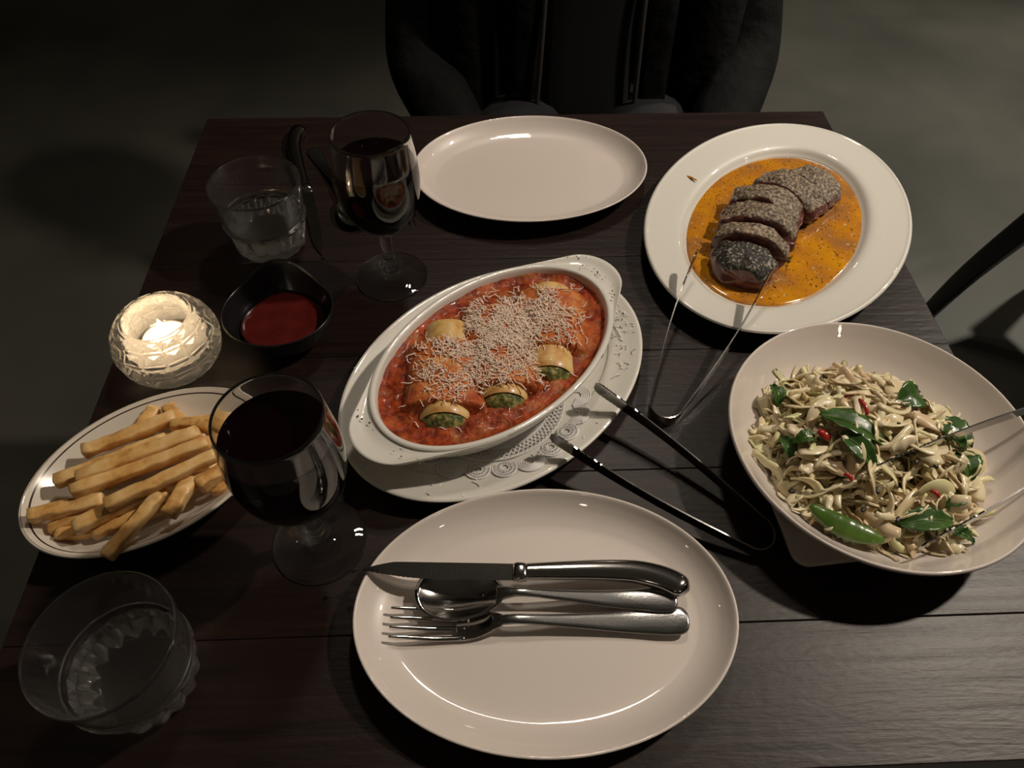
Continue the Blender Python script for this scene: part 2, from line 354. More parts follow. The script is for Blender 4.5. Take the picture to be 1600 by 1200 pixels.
# ------------------------------------------------------------------ neighbouring chair
ch = empty('dining_chair', (1.0, 1.14, 0), math.radians(20)); tag(ch, 'black wooden chair with tapered splayed leg beside the table', 'chair')
def leg(x, y, dx, dy, top=0.44):
    pth = curve([(x - dx * 0.0, y + dy * 0.0, 0.0), (x + dx * 0.35, y + dy * 0.35, 0.2), (x + dx, y + dy, top)], 6)
    n_ = len(pth)
    sweep('leg', pth, [0.013 + 0.012 * i / n_ for i in range(n_)], [0.013 + 0.014 * i / n_ for i in range(n_)], M['black_wood'], ch, n=8, power=4, up=(0, 1, 0))
leg(0, 0, 0.05, -0.09); leg(0.42, 0, -0.05, -0.05); leg(0, -0.42, 0.05, 0.05); leg(0.42, -0.42, -0.05, 0.05)
bevel(mk('seat', *box_data(0.03, 0.41, -0.39, -0.04, 0.44, 0.475), M['black_wood'], ch, smooth=False), 0.012, 3)
for x in (0.07, 0.37): sweep('back_post', curve([(x, -0.06, 0.46), (x, -0.04, 0.65), (x, 0.01, 0.86)], 5), 0.016, 0.014, M['black_wood'], ch, n=8, up=(0, 1, 0))
for z in (0.62, 0.72, 0.83): sweep('back_slat', curve([(0.07, -0.04 + (z - .62) * .2, z), (0.22, -0.015 + (z - .62) * .2, z), (0.37, -0.04 + (z - .62) * .2, z)], 5), 0.009, 0.03, M['black_wood'], ch, n=8, power=5)

# ------------------------------------------------------------------ person across the table
def skin_obj(name, verts, edges, radii, mat, parent=None, root=0, sub=2):
    me = bpy.data.meshes.new(name); me.from_pydata(verts, edges, []); o = link(bpy.data.objects.new(name, me), parent)
    sk = o.modifiers.new('skin', 'SKIN'); sk.use_smooth_shade = True
    for i, r in enumerate(radii):
        sv = me.skin_vertices[0].data[i]; sv.radius = (r, r) if not hasattr(r, '__len__') else r; sv.use_root = (i == root)
    sb = o.modifiers.new('sub', 'SUBSURF'); sb.levels = sub; sb.render_levels = sub
    me.materials.append(mat)
    return o
pr = empty('person', (0.17, 1.16, 0)); tag(pr, 'person seated across the table wearing an open black jacket', 'person')
bv = [(0, .10, .56), (0, .10, .66), (0, .09, .82), (0, .08, .98), (0, .08, 1.06), (0, .06, 1.13), (0, .04, 1.20), (0, .045, 1.27)]
br = [(.13, .09), (.12, .085), (.12, .08), (.12, .075), (.05, .05), (.055, .06), (.075, .088), (.06, .07)]
be = [(i, i + 1) for i in range(7)]
for s in (-1, 1):
    k = len(bv)
    bv += [(s * .09, .06, .51), (s * .12, -.16, .52), (s * .13, -.33, .50), (s * .13, -.31, .28), (s * .13, -.29, .08), (s * .13, -.42, .04)]
    br += [.085, .078, .06, .055, .04, .035]; be += [(0, k), (k, k + 1), (k + 1, k + 2), (k + 2, k + 3), (k + 3, k + 4), (k + 4, k + 5)]
    k = len(bv)
    bv += [(s * .17, .09, .98), (s * .245, .10, .80), (s * .275, .03, .63), (s * .20, -.15, .59), (s * .16, -.22, .58)]
    br += [.050, .038, .034, .028, .030]; be += [(3, k), (k, k + 1), (k + 1, k + 2), (k + 2, k + 3), (k + 3, k + 4)]
    for q in range(5):
        kk = len(bv); ax = s * (.085 - .012) ; off = (q - 2) * .015
        bv += [(s * (.15 - off * .4), -.245, .58), (s * (.14 - off), -.275 + abs(off) * .4, .575), (s * (.13 - off), -.30 + abs(off) * .5, .565)]
        br += [.010, .009, .008]; be += [(k + 4, kk), (kk, kk + 1), (kk + 1, kk + 2)]
body = skin_obj('body', bv, be, br, M['skin'], pr)
# clothes
jv = [(0, .10, .56), (0, .10, .72), (0, .09, .86), (0, .08, 1.0)]; jr = [(.225, .13), (.215, .125), (.20, .12), (.12, .085)]; je = [(0, 1), (1, 2), (2, 3)]
for s in (-1, 1):
    k = len(jv); jv += [(s * .18, .09, .985), (s * .245, .10, .80), (s * .275, .03, .63), (s * .20, -.14, .59), (s * .175, -.19, .583)]; jr += [.07, .070, .066, .052, .044]; je += [(2, k), (k, k + 1), (k + 1, k + 2), (k + 2, k + 3), (k + 3, k + 4)]
skin_obj('jacket', jv, je, jr, M['jacket'], pr)
tv = [(0, .10, .56), (0, .10, .62)]; tr = [(.165, .12), (.16, .115)]; te = [(0, 1)]
for s in (-1, 1):
    k = len(tv); tv += [(s * .10, .05, .52), (s * .125, -.16, .525), (s * .135, -.335, .50), (s * .135, -.315, .28), (s * .135, -.295, .10)]; tr += [.10, .09, .072, .066, .058]; te += [(0, k), (k, k + 1), (k + 1, k + 2), (k + 2, k + 3), (k + 3, k + 4)]
skin_obj('trousers', tv, te, tr, M['trousers'], pr)
sweep('shirt_front', curve([(0.0, -.035, .56), (0.0, -.03, .72), (0.0, -.03, .88), (0.0, -.01, 1.0)], 5), [.075] * 16, [.012] * 16, M['shirt'], pr, n=12, up=(0, 1, 0), power=3)
for s in (-1, 1):
    sweep('zip_edge', curve([(s * .085, -.045, .52), (s * .08, -.05, .62), (s * .075, -.048, .75), (s * .07, -.04, .9), (s * .06, -.02, 1.0)], 6), .0045, .003, M['zip'], pr, n=6, up=(0, 1, 0))
    sweep('jacket_side', curve([(s * .185, .08, .50), (s * .19, .075, .62), (s * .185, .08, .76), (s * .15, .09, .92)], 5), [.075, .08, .085, .085, .085, .085, .085, .085, .08, .08, .08, .08, .075, .07, .06, .05], [.11] * 16, M['jacket'], pr, n=16, up=(0, 1, 0))
    sweep('lapel', curve([(s * .11, -.036, .53), (s * .105, -.04, .65), (s * .10, -.04, .8), (s * .09, -.03, .95)], 6), .028, .006, M['jacket'], pr, n=8, up=(0, 1, 0))
    lathe('eye', [(0.001, .009), (.007, .006), (.009, 0), (.007, -.006), (.001, -.009)], M['eye'], pr, 12).location = (s * .03, -.036, 1.205)
    sweep('ear', [(s * .078, .045, 1.17), (s * .083, .05, 1.195), (s * .08, .052, 1.215)], .006, [.008, .013, .010], M['skin'], pr, n=8, up=(0, 1, 0))
sweep('nose', [(0, -.04, 1.205), (0, -.058, 1.175), (0, -.045, 1.165)], [.007, .012, .011], [.008, .010, .008], M['skin'], pr, n=8, up=(0, 1, 0))
sweep('mouth', [(-.022, -.033, 1.142), (0, -.040, 1.14), (.022, -.033, 1.142)], .004, .005, M['ketchup'], pr, n=6)
hr = lathe('hair', [(0.001, .10), (.05, .085), (.082, .04), (.09, -.01), (.085, -.06), (.06, -.09), (.001, -.09)], M['hair'], pr, 32, k=3); hr.location = (0, .075, 1.235); hr.scale = (1, 1.05, 1)

# chair the person sits on
pc = empty('dining_chair', (0.17, 1.24, 0)); tag(pc, 'dark wooden chair under the person in the black jacket', 'chair')
bevel(mk('seat', *box_data(-.22, .22, -.22, .22, 0.40, 0.435), M['black_wood'], pc, smooth=False), .01, 2)
for sx in (-1, 1):
    for sy in (-1, 1):
        sweep('leg', [(sx * .21, sy * .21, 0), (sx * .185, sy * .185, .405)], [.014, .02], [.014, .02], M['black_wood'], pc, n=8, power=4, up=(0, 1, 0))
    sweep('back_post', curve([(sx * .19, .205, .42), (sx * .19, .24, .7), (sx * .18, .29, .92)], 4), .016, .014, M['black_wood'], pc, n=8, up=(0, 1, 0))
for z in (.70, .80, .90): sweep('back_slat', curve([(-.19, .17 + z * .1, z), (0, .2 + z * .1, z), (.19, .17 + z * .1, z)], 4), .008, .03, M['black_wood'], pc, n=8, power=5)

# ------------------------------------------------------------------ plates
def coupe(label, x, y, rz, a, b, h, mat, group=None):
    o = oval('oval_plate', a, b, [(0.0004, h - 0.0006), (0.0022, h - 0.0006), (0.007, h - 0.0058), (0.013, h - 0.0108), (0.021, h - 0.0145), (0.032, h - 0.0162), (b * 0.75, h - 0.0165), (b * 0.985, h - 0.0165)],
             [(0.0002, h - 0.0012), (0.0012, h - 0.0026), (0.008, h - 0.0085), (0.020, h - 0.015), (0.034, h - 0.0195), (0.040, h - 0.0222), (0.0415, 0.0002), (0.044, 0.0002), (0.046, 0.002), (b * 0.985, 0.002)], mat)
    o.location = (x, y, T); o.rotation_euler = (0, 0, rz)
    return tag(o, label, 'plate', group)
coupe('warm white oval plate carrying the knife, spoon and fork', 0.0359, 0.1927, math.radians(-0.7), 0.1335, 0.0954, 0.024, M['plate'])
coupe('empty warm white oval plate beside the steak platter', 0.0524, 0.7051, math.radians(4), 0.1324, 0.0985, 0.024, M['plate'])

def rim_plate(label, x, y, rz, a, b, h, rim, well, mat):
    o = oval('oval_platter', a, b, [(0.0004, h - 0.0006), (0.0025, h), (0.006, h - 0.0012), (rim * 0.5, h - 0.0042), (rim - 0.004, h - 0.0075), (rim + 0.004, well + 0.0022), (rim + 0.012, well), (b * 0.8, well), (b * 0.985, well)],
             [(0.0002, h - 0.0015), (0.0014, h - 0.003), (rim * 0.5, h - 0.0085), (rim, well - 0.0015), (rim + 0.006, 0.0032), (rim + 0.0085, 0.0002), (rim + 0.0115, 0.0002), (rim + 0.0135, 0.002), (b * 0.985, 0.002)], mat)
    o.location = (x, y, T); o.rotation_euler = (0, 0, rz)
    return tag(o, label, 'plate')
rim_plate('wide rimmed white platter holding the sliced steak in sauce', 0.3108, 0.6125, math.radians(56), 0.183, 0.131, 0.024, 0.042, 0.0075, M['plate_cool'])
PA, PB, PC, PR = 0.1527, 0.110, (0.0073, 0.413), math.radians(43)
rim_plate('white oval platter under the eared baking dish', PC[0], PC[1], PR, PA, PB, 0.0185, 0.026, 0.0065, M['plate_cool'])
def platter_z(x, y):
    dx, dy = x - PC[0], y - PC[1]; u = dx * math.cos(PR) + dy * math.sin(PR); v = -dx * math.sin(PR) + dy * math.cos(PR)
    # distance inside the rim, by bisection on the offset ellipse
    lo, hi = -0.02, PB - 0.002
    for _ in range(24):
        d = (lo + hi) / 2
        if (u / (PA - d)) ** 2 + (v / (PB - d)) ** 2 > 1: hi = d
        else: lo = d
    d = lo; rim, well, h = 0.026, 0.0065, 0.0185
    pts = [(-0.02, h), (0.0025, h), (0.006, h - 0.0012), (rim * 0.5, h - 0.0042), (rim - 0.004, h - 0.0075), (rim + 0.004, well + 0.0022), (rim + 0.012, well), (0.2, well)]
    for (a, za), (b, zb) in zip(pts, pts[1:]):
        if d <= b: return za + (zb - za) * (d - a) / (b - a)
    return well

# fries dish
fm = lined_plate_mat(0.0955, 0.068)
o = oval('oval_dish', 0.0955, 0.068, [(0.0004, 0.0285), (0.0022, 0.029), (0.008, 0.0245), (0.018, 0.0165), (0.030, 0.0105), (0.045, 0.0085), (0.058, 0.008), (0.067, 0.008)],
         [(0.0002, 0.0275), (0.0012, 0.026), (0.010, 0.019), (0.022, 0.0095), (0.032, 0.0045), (0.0345, 0.0002), (0.038, 0.0002), (0.040, 0.002), (0.067, 0.002)], fm)
o.location = (-0.2655, 0.3155, T); o.rotation_euler = (0, 0, math.radians(32.5))
tag(o, 'small white oval dish with thin brown rim line filled with fries', 'dish')

# salad bowl and the square dish below it
def rounded_square(name, half, r, z0, z1, mat):
    pts = []
    for q in range(4):
        cx, cy = [(1, 1), (-1, 1), (-1, -1), (1, -1)][q]
        for j in range(9):
            a = q * PI / 2 + j / 8 * PI / 2
            pts.append((cx * (half - r) + r * math.cos(a), cy * (half - r) + r * math.sin(a)))
    rows = [(0.9, z0 + .0002), (0.97, z0 + .0002), (1.0, (z0 * .4 + z1 * .6)), (0.997, z1 - .0003), (0.98, z1), (0.9, z1 - .0012), (0.8, z1 - .0016)]
    N = len(pts)
    V, Fc = rings(rows, N, lambda row, a: (pts[int(round(a / (2 * PI) * N)) % N][0] * row[0], pts[int(round(a / (2 * PI) * N)) % N][1] * row[0], row[1]))
    return mk(name, V, Fc, mat)
o = rounded_square('square_dish', 0.065, 0.012, 0.0, 0.0075, M['plate']); o.location = (0.285, 0.2945, T); o.rotation_euler = (0, 0, math.radians(5))
tag(o, 'flat square white dish with rounded corners under the salad bowl', 'dish')
BX, BY = 0.3045, 0.3143
bowl_top = [(0.117, 0.0496), (0.1155, 0.0500), (0.112, 0.0462), (0.104, 0.0375), (0.092, 0.0275), (0.075, 0.019), (0.052, 0.0142), (0.03, 0.0128), (0.002, 0.0125)]
bowl_bot = [(0.1175, 0.0485), (0.1165, 0.0460), (0.108, 0.0365), (0.094, 0.0245), (0.076, 0.0148), (0.055, 0.0100), (0.046, 0.0085), (0.0445, 0.0066), (0.041, 0.0066), (0.039, 0.0085), (0.002, 0.0085)]
o = lathe('salad_bowl', list(reversed(curve(bowl_top, 5))) + curve(bowl_bot, 5), M['plate'], None, 112); o.location = (BX, BY, T)
tag(o, 'wide round warm white bowl filled with cabbage salad', 'bowl')
def bowl_z(r):
    pts = sorted(bowl_top)
    for (a, za), (b, zb) in zip(pts, pts[1:]):
        if r <= b: return za + (zb - za) * max(0, r - a) / (b - a)
    return 0.05

# ketchup bowl (teardrop with a raised pouring lip)
def teardrop(t, s):
    """outline in local axes, lip towards +y"""
    base = 0.0475 * s
    k = max(0.0, math.cos(t - PI / 2 - 0.12)) ** 6
    r = base * (1 + 0.24 * k) * (1 + 0.05 * math.cos(2 * t))
    return r * math.cos(t), r * math.sin(t), k
kb = [(1.0, .0365, 1), (.985, .0375, 1), (.96, .0362, 1), (.90, .028, .7), (.80, .017, .4), (.66, .009, .12), (.45, .0065, 0), (.05, .006, 0)]
kbo = [(1.005, .035, 1), (.96, .029, .8), (.86, .016, .4), (.70, .0065, .1), (.55, .003, 0), (.50, .0002, 0), (.46, .0002, 0), (.44, .0015, 0), (.05, .0015, 0)]
rows = list(reversed(curve(kb, 4))) + curve(kbo, 4)
V, Fc = rings(rows, 72, lambda r, t: (teardrop(t, r[0])[0], teardrop(t, r[0])[1], r[1] + 0.011 * teardrop(t, 1)[2] * r[2]))
o = mk('sauce_bowl', V, Fc, M['black_ceramic']); o.location = (-0.190, 0.4735, T); tag(o, 'small black ceramic bowl with pointed pouring lip holding ketchup', 'bowl')
V, Fc = rings([(0.05, .0195), (.3, .0195), (.5, .0196), (.70, .0200), (.78, .0195), (.795, .018), (.70, .012), (.4, .0078)], 56, lambda r, t: (teardrop(t, r[0])[0] * 1.0 + .002, teardrop(t, r[0])[1] * (0.93), r[1] + 0.0009 * noise.noise(Vector((teardrop(t, r[0])[0] * 55, teardrop(t, r[0])[1] * 90, 1)))))
o = mk('ketchup', V, Fc, M['ketchup']); o.location = (-0.190, 0.4725, T); tag(o, 'pool of dark red ketchup in the black bowl', 'ketchup', kind='stuff')

# ------------------------------------------------------------------ glassware
def goblet(x, y, label, wlabel, level, rz):
    g = empty('wine_glass', (x, y, T), rz); tag(g, label, 'wine glass', 'wine glasses')
    outer = [(q * .965 if q > .02 else q, z) for q, z in [(.0040, .0595), (.0075, .0615), (.0150, .0655), (.0245, .0735), (.0325, .0850), (.0378, .100), (.0397, .116), (.0393, .131), (.0372, .148), (.0350, .1640)]]
    inner = [(q * .965 if q > .02 else q, z) for q, z in [(.0345, .1648), (.0337, .1640), (.0357, .148), (.0378, .131), (.0382, .116), (.0362, .100), (.0310, .0868), (.0232, .0758), (.0135, .0688), (.0015, .0665)]]
    lathe('bowl', curve(outer, 4) + curve(inner, 4), M['glass'], g, 72)
    lathe('stem', [(.0072, .0602), (.0066, .057), (.0061, .050), (.0060, .036), (.0064, .027), (.0072, .0225), (.0098, .0205), (.0108, .0180), (.0100, .0155), (.0085, .0136), (.0090, .0122)], M['glass'], g, 40, k=3)
    lathe('foot', [(.0085, .0125), (.0110, .0105), (.0160, .0078), (.0240, .0048), (.0320, .0030), (.0350, .0022), (.0356, .0012), (.0345, .0002), (.030, .0003), (.014, .0018), (.0015, .0028)], M['glass'], g, 72, k=3)
    # wine: fills the bowl up to its level
    pr_ = [(r + .0002, z) for r, z in reversed(curve(inner, 4)) if z < level]
    zr = [(r, z) for r, z in curve(inner, 4)]
    rl = min(zr, key=lambda q: abs(q[1] - level))[0]
    w = lathe('red_wine', pr_ + [(rl + .0002, level + .0004), (rl - .0015, level), (rl * .5, level - .0002), (.001, level - .0002)], M['wine'], None, 72); w.location = (x, y, T)
    tag(w, wlabel, 'wine')
goblet(-0.0955, 0.5525, 'stemmed wine glass standing next to the empty oval plate', 'red wine in the glass next to the empty oval plate', .136, 0.0)
goblet(-0.1320, 0.2605, 'stemmed wine glass standing in front of the dish of fries', 'red wine in the glass in front of the dish of fries', .144, 0.4)

def tumbler(x, y, label, wlabel, level, rz):
    nf = 16; N = nf * 12
    rows = [(.0445, .0790, 0), (.0444, .0770, 0), (.0428, .062, 0), (.0412, .046, 0), (.0408, .0415, 0), (.0416, .0395, 0), (.0418, .0375, 0), (.0405, .0362, 0), (.0388, .0352, .0008), (.0380, .033, .0034), (.0374, .026, .0046), (.0360, .017, .0048), (.0346, .009, .0044), (.0328, .004, .0032), (.0300, .0012, .0010), (.0280, .0002, 0), (.020, .0006, 0), (.012, .0016, 0), (.001, .0022, 0)]
    inn = [(.0440, .0797, 0), (.0432, .0797, 0), (.0428, .0787, 0), (.0408, .060, 0), (.0390, .044, 0), (.0372, .034, 0), (.0345, .022, 0), (.0310, .0135, 0), (.0235, .0098, 0), (.012, .0090, 0), (.001, .0088, 0)]
    allr = list(reversed(curve(inn, 3))) + curve(rows, 3)
    def pt(r, a):
        rr = r[0] + r[2] * (abs(math.sin(nf * a / 2)) - 0.75)
        return (rr * math.cos(a), rr * math.sin(a), r[1])
    V, Fc = rings(allr, N, pt); o = mk('tumbler', V, Fc, M['tumbler_glass']); o.location = (x, y, T); o.rotation_euler = (0, 0, rz); tag(o, label, 'glass', 'fluted tumblers')
    ic = curve(inn, 3); zz = [(r + .00015, z) for r, z, q in reversed(ic) if z < level]
    rl = min(ic, key=lambda q: abs(q[1] - level))[0]
    w = lathe('water', zz + [(rl + .00015, level + .0006), (rl - .002, level), (.001, level)], M['water'], None, 72); w.location = (x, y, T); tag(w, wlabel, 'water')
tumbler(-0.2235, 0.604, 'fluted glass tumbler beside the knife with a curved handle', 'shallow water in the tumbler behind the ketchup bowl', .034, 0.1)
tumbler(-0.2350, 0.1600, 'fluted glass tumbler near the table corner beside the dish of fries', 'shallow water in the tumbler beside the dish of fries', .026, 0.0)

# ------------------------------------------------------------------ candle
VX, VY = -0.284, 0.4455
def votive():
    nl = 14
    prof = [(.0300, .0585), (.0368, .0520), (.0432, .0415), (.0452, .0290), (.0425, .0165), (.0350, .0060), (.0270, .0004)]
    V, Fc = [], []
    def P(r, z, a): return (r * math.cos(a), r * math.sin(a), z)
    # outer faceted wall: each cell is a raised pad with a bevelled border
    for j in range(len(prof) - 1):
        for i in range(nl):
            a0, a1 = 2 * PI * i / nl, 2 * PI * (i + 1) / nl
            c = [Vector(P(*prof[j], a0)), Vector(P(*prof[j], a1)), Vector(P(*prof[j + 1], a1)), Vector(P(*prof[j + 1], a0))]
            ctr = sum(c, Vector()) / 4; nrm = Vector((ctr.x, ctr.y, (ctr.z - .028) * 1.0)).normalized()
            b = len(V); V += [tuple(q) for q in c]
            V += [tuple(ctr + (q - ctr) * .72 + nrm * .0017) for q in c]
            V.append(tuple(ctr - nrm * .0007))
            for k in range(4):
                k2 = (k + 1) % 4
                Fc.append((b + k, b + k2, b + 4 + k2, b + 4 + k)); Fc.append((b + 4 + k, b + 4 + k2, b + 8))
    # rim, inner wall and floor
    inn = [(.0300, .0585), (.0290, .0600), (.0272, .0600), (.0264, .0585), (.0275, .050), (.0300, .040), (.0300, .026), (.0270, .0225), (.0235, .0185), (.010, .0183)]
    N = nl * 4
    b = len(V)
    for r, z in inn: V += [P(r, z, 2 * PI * i / N) for i in range(N)]
    for j in range(len(inn) - 1):
        for i in range(N):
            k = (i + 1) % N; Fc.append((b + j * N + i, b + j * N + k, b + (j + 1) * N + k, b + (j + 1) * N + i))
    V.append((0, 0, .0183)); c0 = len(V) - 1
    for i in range(N): Fc.append((c0, b + (len(inn) - 1) * N + i, b + (len(inn) - 1) * N + (i + 1) % N))
    V.append((0, 0, .0012)); c1 = len(V) - 1
    for i in range(nl): Fc.append((c1,) + tuple([len(V) + 0][:0]) + ()) if False else None
    bm = bmesh.new(); vs_ = [bm.verts.new(v) for v in V]
    for f in Fc: 
        try: bm.faces.new([vs_[i] for i in f])
        except ValueError: pass
    bmesh.ops.remove_doubles(bm, verts=bm.verts, dist=1e-5)
    bmesh.ops.holes_fill(bm, edges=[e for e in bm.edges if e.is_boundary], sides=0)
    bmesh.ops.recalc_face_normals(bm, faces=bm.faces)
    me = bpy.data.meshes.new('candle_holder'); bm.to_mesh(me); bm.free(); me.materials.append(M['crystal'])
    return link(bpy.data.objects.new('candle_holder', me))
o = votive(); o.location = (VX, VY, T); o.rotation_euler = (0, 0, .12); tag(o, 'round cut crystal candle holder glowing beside the ketchup bowl', 'candle holder')
cd = empty('tea_light', (VX, VY, T + .0185)); tag(cd, 'lit white tea light inside the crystal holder', 'candle')
lathe('cup', [(.0195, .0150), (.0198, .0152), (.0200, .0148), (.0198, .0002), (.001, .0002)], M['tin'], cd, 40, cap0=False)
lathe('wax', [(.001, .0136), (.010, .0138), (.0188, .0142), (.0193, .0138), (.0193, .0006), (.001, .0006)], M['wax'], cd, 40)
sweep('wick', [(0, 0, .0135), (.0006, 0, .0170), (.0016, 0, .0195)], .0008, .0008, M['wick'], cd, n=6, up=(0, 1, 0))
fl = lathe('flame', [(.0005, -.002), (.0024, .001), (.0034, .005), (.0026, .010), (.0012, .015), (.0002, .019)], M['flame'], cd, 16, k=3); fl.location = (.001, 0, .0185)
pl_ = bpy.data.lights.new('candle_light', 'POINT'); pl_.energy = 1.3; pl_.color = (1.0, .74, .46); pl_.shadow_soft_size = .004
po = link(bpy.data.objects.new('candle_light', pl_)); po.location = (VX, VY, T + .0185 + .030)

# ------------------------------------------------------------------ cutlery
def place(e, tip, end, z0, z1):
    t, d = Vector((tip[0], tip[1], T + z0)), Vector((end[0], end[1], T + z1)); v = d - t
    e.location = t; e.rotation_euler = (0, -math.atan2(v.z, math.hypot(v.x, v.y)), math.atan2(v.y, v.x))
def knife(label, tip, end, z0, z1, L=0.238):
    e = empty('steak_knife', (0, 0, 0)); tag(e, label, 'knife', 'steak knives'); place(e, tip, end, z0, z1)
    n_ = 70; V, Fc = [], []; bl = .116
    for i in range(n_ + 1):
        t = i / n_; x = bl * t
        back = .0045 * min(1, (t / .25) ** .8) + .0005 if t < .25 else .0050
        belly = -.0078 * math.sin(min(1, t / .55) * PI / 2) ** .8 + (.0012 * (t - .6) if t > .6 else 0)
        if .04 < t < .78: belly += .0005 * abs(math.sin(t * 120))
        back = back - .0045 * (1 - min(1, t / .3)) ** 2
        th = .0009 * min(1, .25 + t)
        V += [(x, back, th), (x, back, -th), (x, belly, -.0001), (x, belly, .0001)]
    for i in range(n_):
        for j in range(4): Fc.append((i * 4 + j, i * 4 + (j + 1) % 4, i * 4 + 4 + (j + 1) % 4, i * 4 + 4 + j))
    Fc += [(0, 1, 2, 3), tuple(n_ * 4 + j for j in range(4))]
    mk('blade', V, Fc, M['steel'], e, smooth=False)
    sweep('ferrule', [(bl - .002, -.001, 0), (bl, -.001, 0), (bl + .001, -.001, 0), (bl + .005, -.001, 0), (bl + .006, -.001, 0), (bl + .008, -.001, 0)], [.0060, .0068, .0070, .0070, .0066, .0062], [.0030, .0040, .0043, .0043, .0042, .0040], M['steel'], e, n=16, power=3.5)
    hp = curve([(bl + .006, -.0005, 0), (bl + .03, .0005, 0), (bl + .06, .0015, 0), (bl + .085, .0010, 0), (bl + .102, -.0025, 0), (bl + .1135, -.0075, 0), (bl + .1195, -.0130, 0), (bl + .1210, -.0150, 0)], 6)
    k = len(hp); hw = [.0058 + .0036 * math.sin(min(1, i / (k * .75)) * PI / 2) for i in range(k)]
    acc = [0.0]
    for q in range(k - 1, 0, -1): acc.insert(0, acc[0] + (Vector(hp[q]) - Vector(hp[q - 1])).length)
    rnd = [math.sqrt(max(.02, 1 - (1 - min(1, d_ / .0085)) ** 2)) for d_ in acc]
    hw = [w_ * r_ for w_, r_ in zip(hw, rnd)]
    sweep('handle', hp, hw, [(.0040 + .0026 * min(1, i / (k * .8))) * rnd[i] for i in range(k)], M['steel'], e, n=18, power=2.5)
    return e
def spoon(label, tip, end, z0, z1, sc=1.0):
    e = empty('spoon', (0, 0, 0)); tag(e, label, 'spoon', 'spoons'); place(e, tip, end, z0, z1); e.scale = (sc, sc, sc)
    V, Fc = [], []; N, K = 44, 9
    def edge(a):   # egg shaped outline, tip at x=0, neck at x=.064
        x = .032 - .032 * math.cos(a); w = .0205 * math.sin(a) * (1 - .18 * math.cos(a) * -1)
        return x, w
    for side in (0, 1):
        b = len(V)
        for k in range(K + 1):
            s = k / K
            for i in range(N):
                a = 2 * PI * i / N; x, w = edge(a)
                cx, cy = .030, 0
                zz = .0005 - .0095 * (1 - s * s) - side * .0011 + .0085 + .002 * (x / .064) * s
                V.append((cx + (x - cx) * max(s, .02), cy + (w - cy) * max(s, .02), zz))
        for k in range(K):
            for i in range(N):
                j = (i + 1) % N; Fc.append((b + k * N + i, b + k * N + j, b + (k + 1) * N + j, b + (k + 1) * N + i))
        Fc.append(tuple(b + i for i in range(N)))
    h = N * (K + 1)
    for i in range(N):
        j = (i + 1) % N; Fc.append((K * N + i, K * N + j, h + K * N + j, h + K * N + i))
    mk('bowl', V, Fc, M['steel'], e)
    hp = curve([(.058, 0, .0095), (.068, 0, .0120), (.080, 0, .0125), (.110, 0, .0085), (.145, 0, .0055), (.172, 0, .0065), (.186, 0, .0075)], 6); k = len(hp)
    hw = [max(.0032, .0062 - .0035 * (p_[0] - .058) / .015) if p_[0] < .073 else .0030 + .0062 * min(1, max(0, (p_[0] - .085) / .085)) ** 1.3 for p_ in hp]
    for q, f in enumerate((.45, .72, .88, .96)): hw[-1 - q] *= f
    sweep('handle', hp, hw, [.0016 if p_[0] > .08 else .0018 for p_ in hp], M['steel_worn'], e, n=12, power=2.8)
    return e
def fork(label, tip, end, z0, z1, sc=1.0):
    e = empty('fork', (0, 0, 0)); tag(e, label, 'fork', 'forks'); place(e, tip, end, z0, z1); e.scale = (sc, sc, sc)
    TT = []
    for q in range(4):
        y = (q - 1.5) * .0066
        pth = curve([(0, y * 1.02, .0105), (.012, y * 1.03, .0085), (.030, y * 1.05, .0050), (.046, y * 1.0, .0035), (.052, y, .0036)], 5); k = len(pth)
        TT.append(sweep('tine', pth, [.0008 + .0011 * min(1, i / (k * .5)) for i in range(k)], [.0007 + .0007 * min(1, i / (k * .6)) for i in range(k)], M['steel'], None, n=8, power=3))
    pth = curve([(.046, 0, .0036), (.050, 0, .0035), (.056, 0, .0040), (.064, 0, .0062), (.071, 0, .0092), (.078, 0, .0110)], 5)
    hw = [.0116 if p_[0] < .052 else max(.0036, .0116 * (1 - ((p_[0] - .052) / .028) ** 1.6 * .72)) for p_ in pth]
    hd = sweep('head', pth, hw, .0013, M['steel'], e, n=14, power=3.2)
    for t_ in TT: t_.parent = hd
    hp = curve([(.076, 0, .0107), (.084, 0, .0122), (.095, 0, .0120), (.125, 0, .0080), (.165, 0, .0045), (.195, 0, .0050), (.2085, 0, .0062)], 6)
    hw = [.0036 + .0066 * min(1, max(0, (p_[0] - .095) / .095)) ** 1.3 for p_ in hp]
    for q, f in enumerate((.42, .70, .87, .96)): hw[-1 - q] *= f
    sweep('handle', hp, hw, .0016, M['steel_worn'], e, n=12, power=2.8)
    return e
knife('steak knife with pistol handle lying across the oval plate', (-.100, .2255), (.137, .2165), .0275, .0195)
spoon('steel spoon lying between knife and fork on the oval plate', (-.056, .2105), (.130, .1985), .0097, .0090)
fork('steel fork with tines up beside the spoon on the oval plate', (-.0725, .1895), (.136, .1845), .0062, .0085)
knife('steak knife lying on the table behind the tumbler', (-.170, .579), (-.235, .812), .0012, .0065)
spoon('steel spoon lying on the table behind the wine glass', (-.131, .625), (-.2065, .778), .0005, -.0035, .88)
fork('steel fork lying on the table beside the empty plate', (-.082, .632), (-.128, .800), .0002, -.0022, .82)

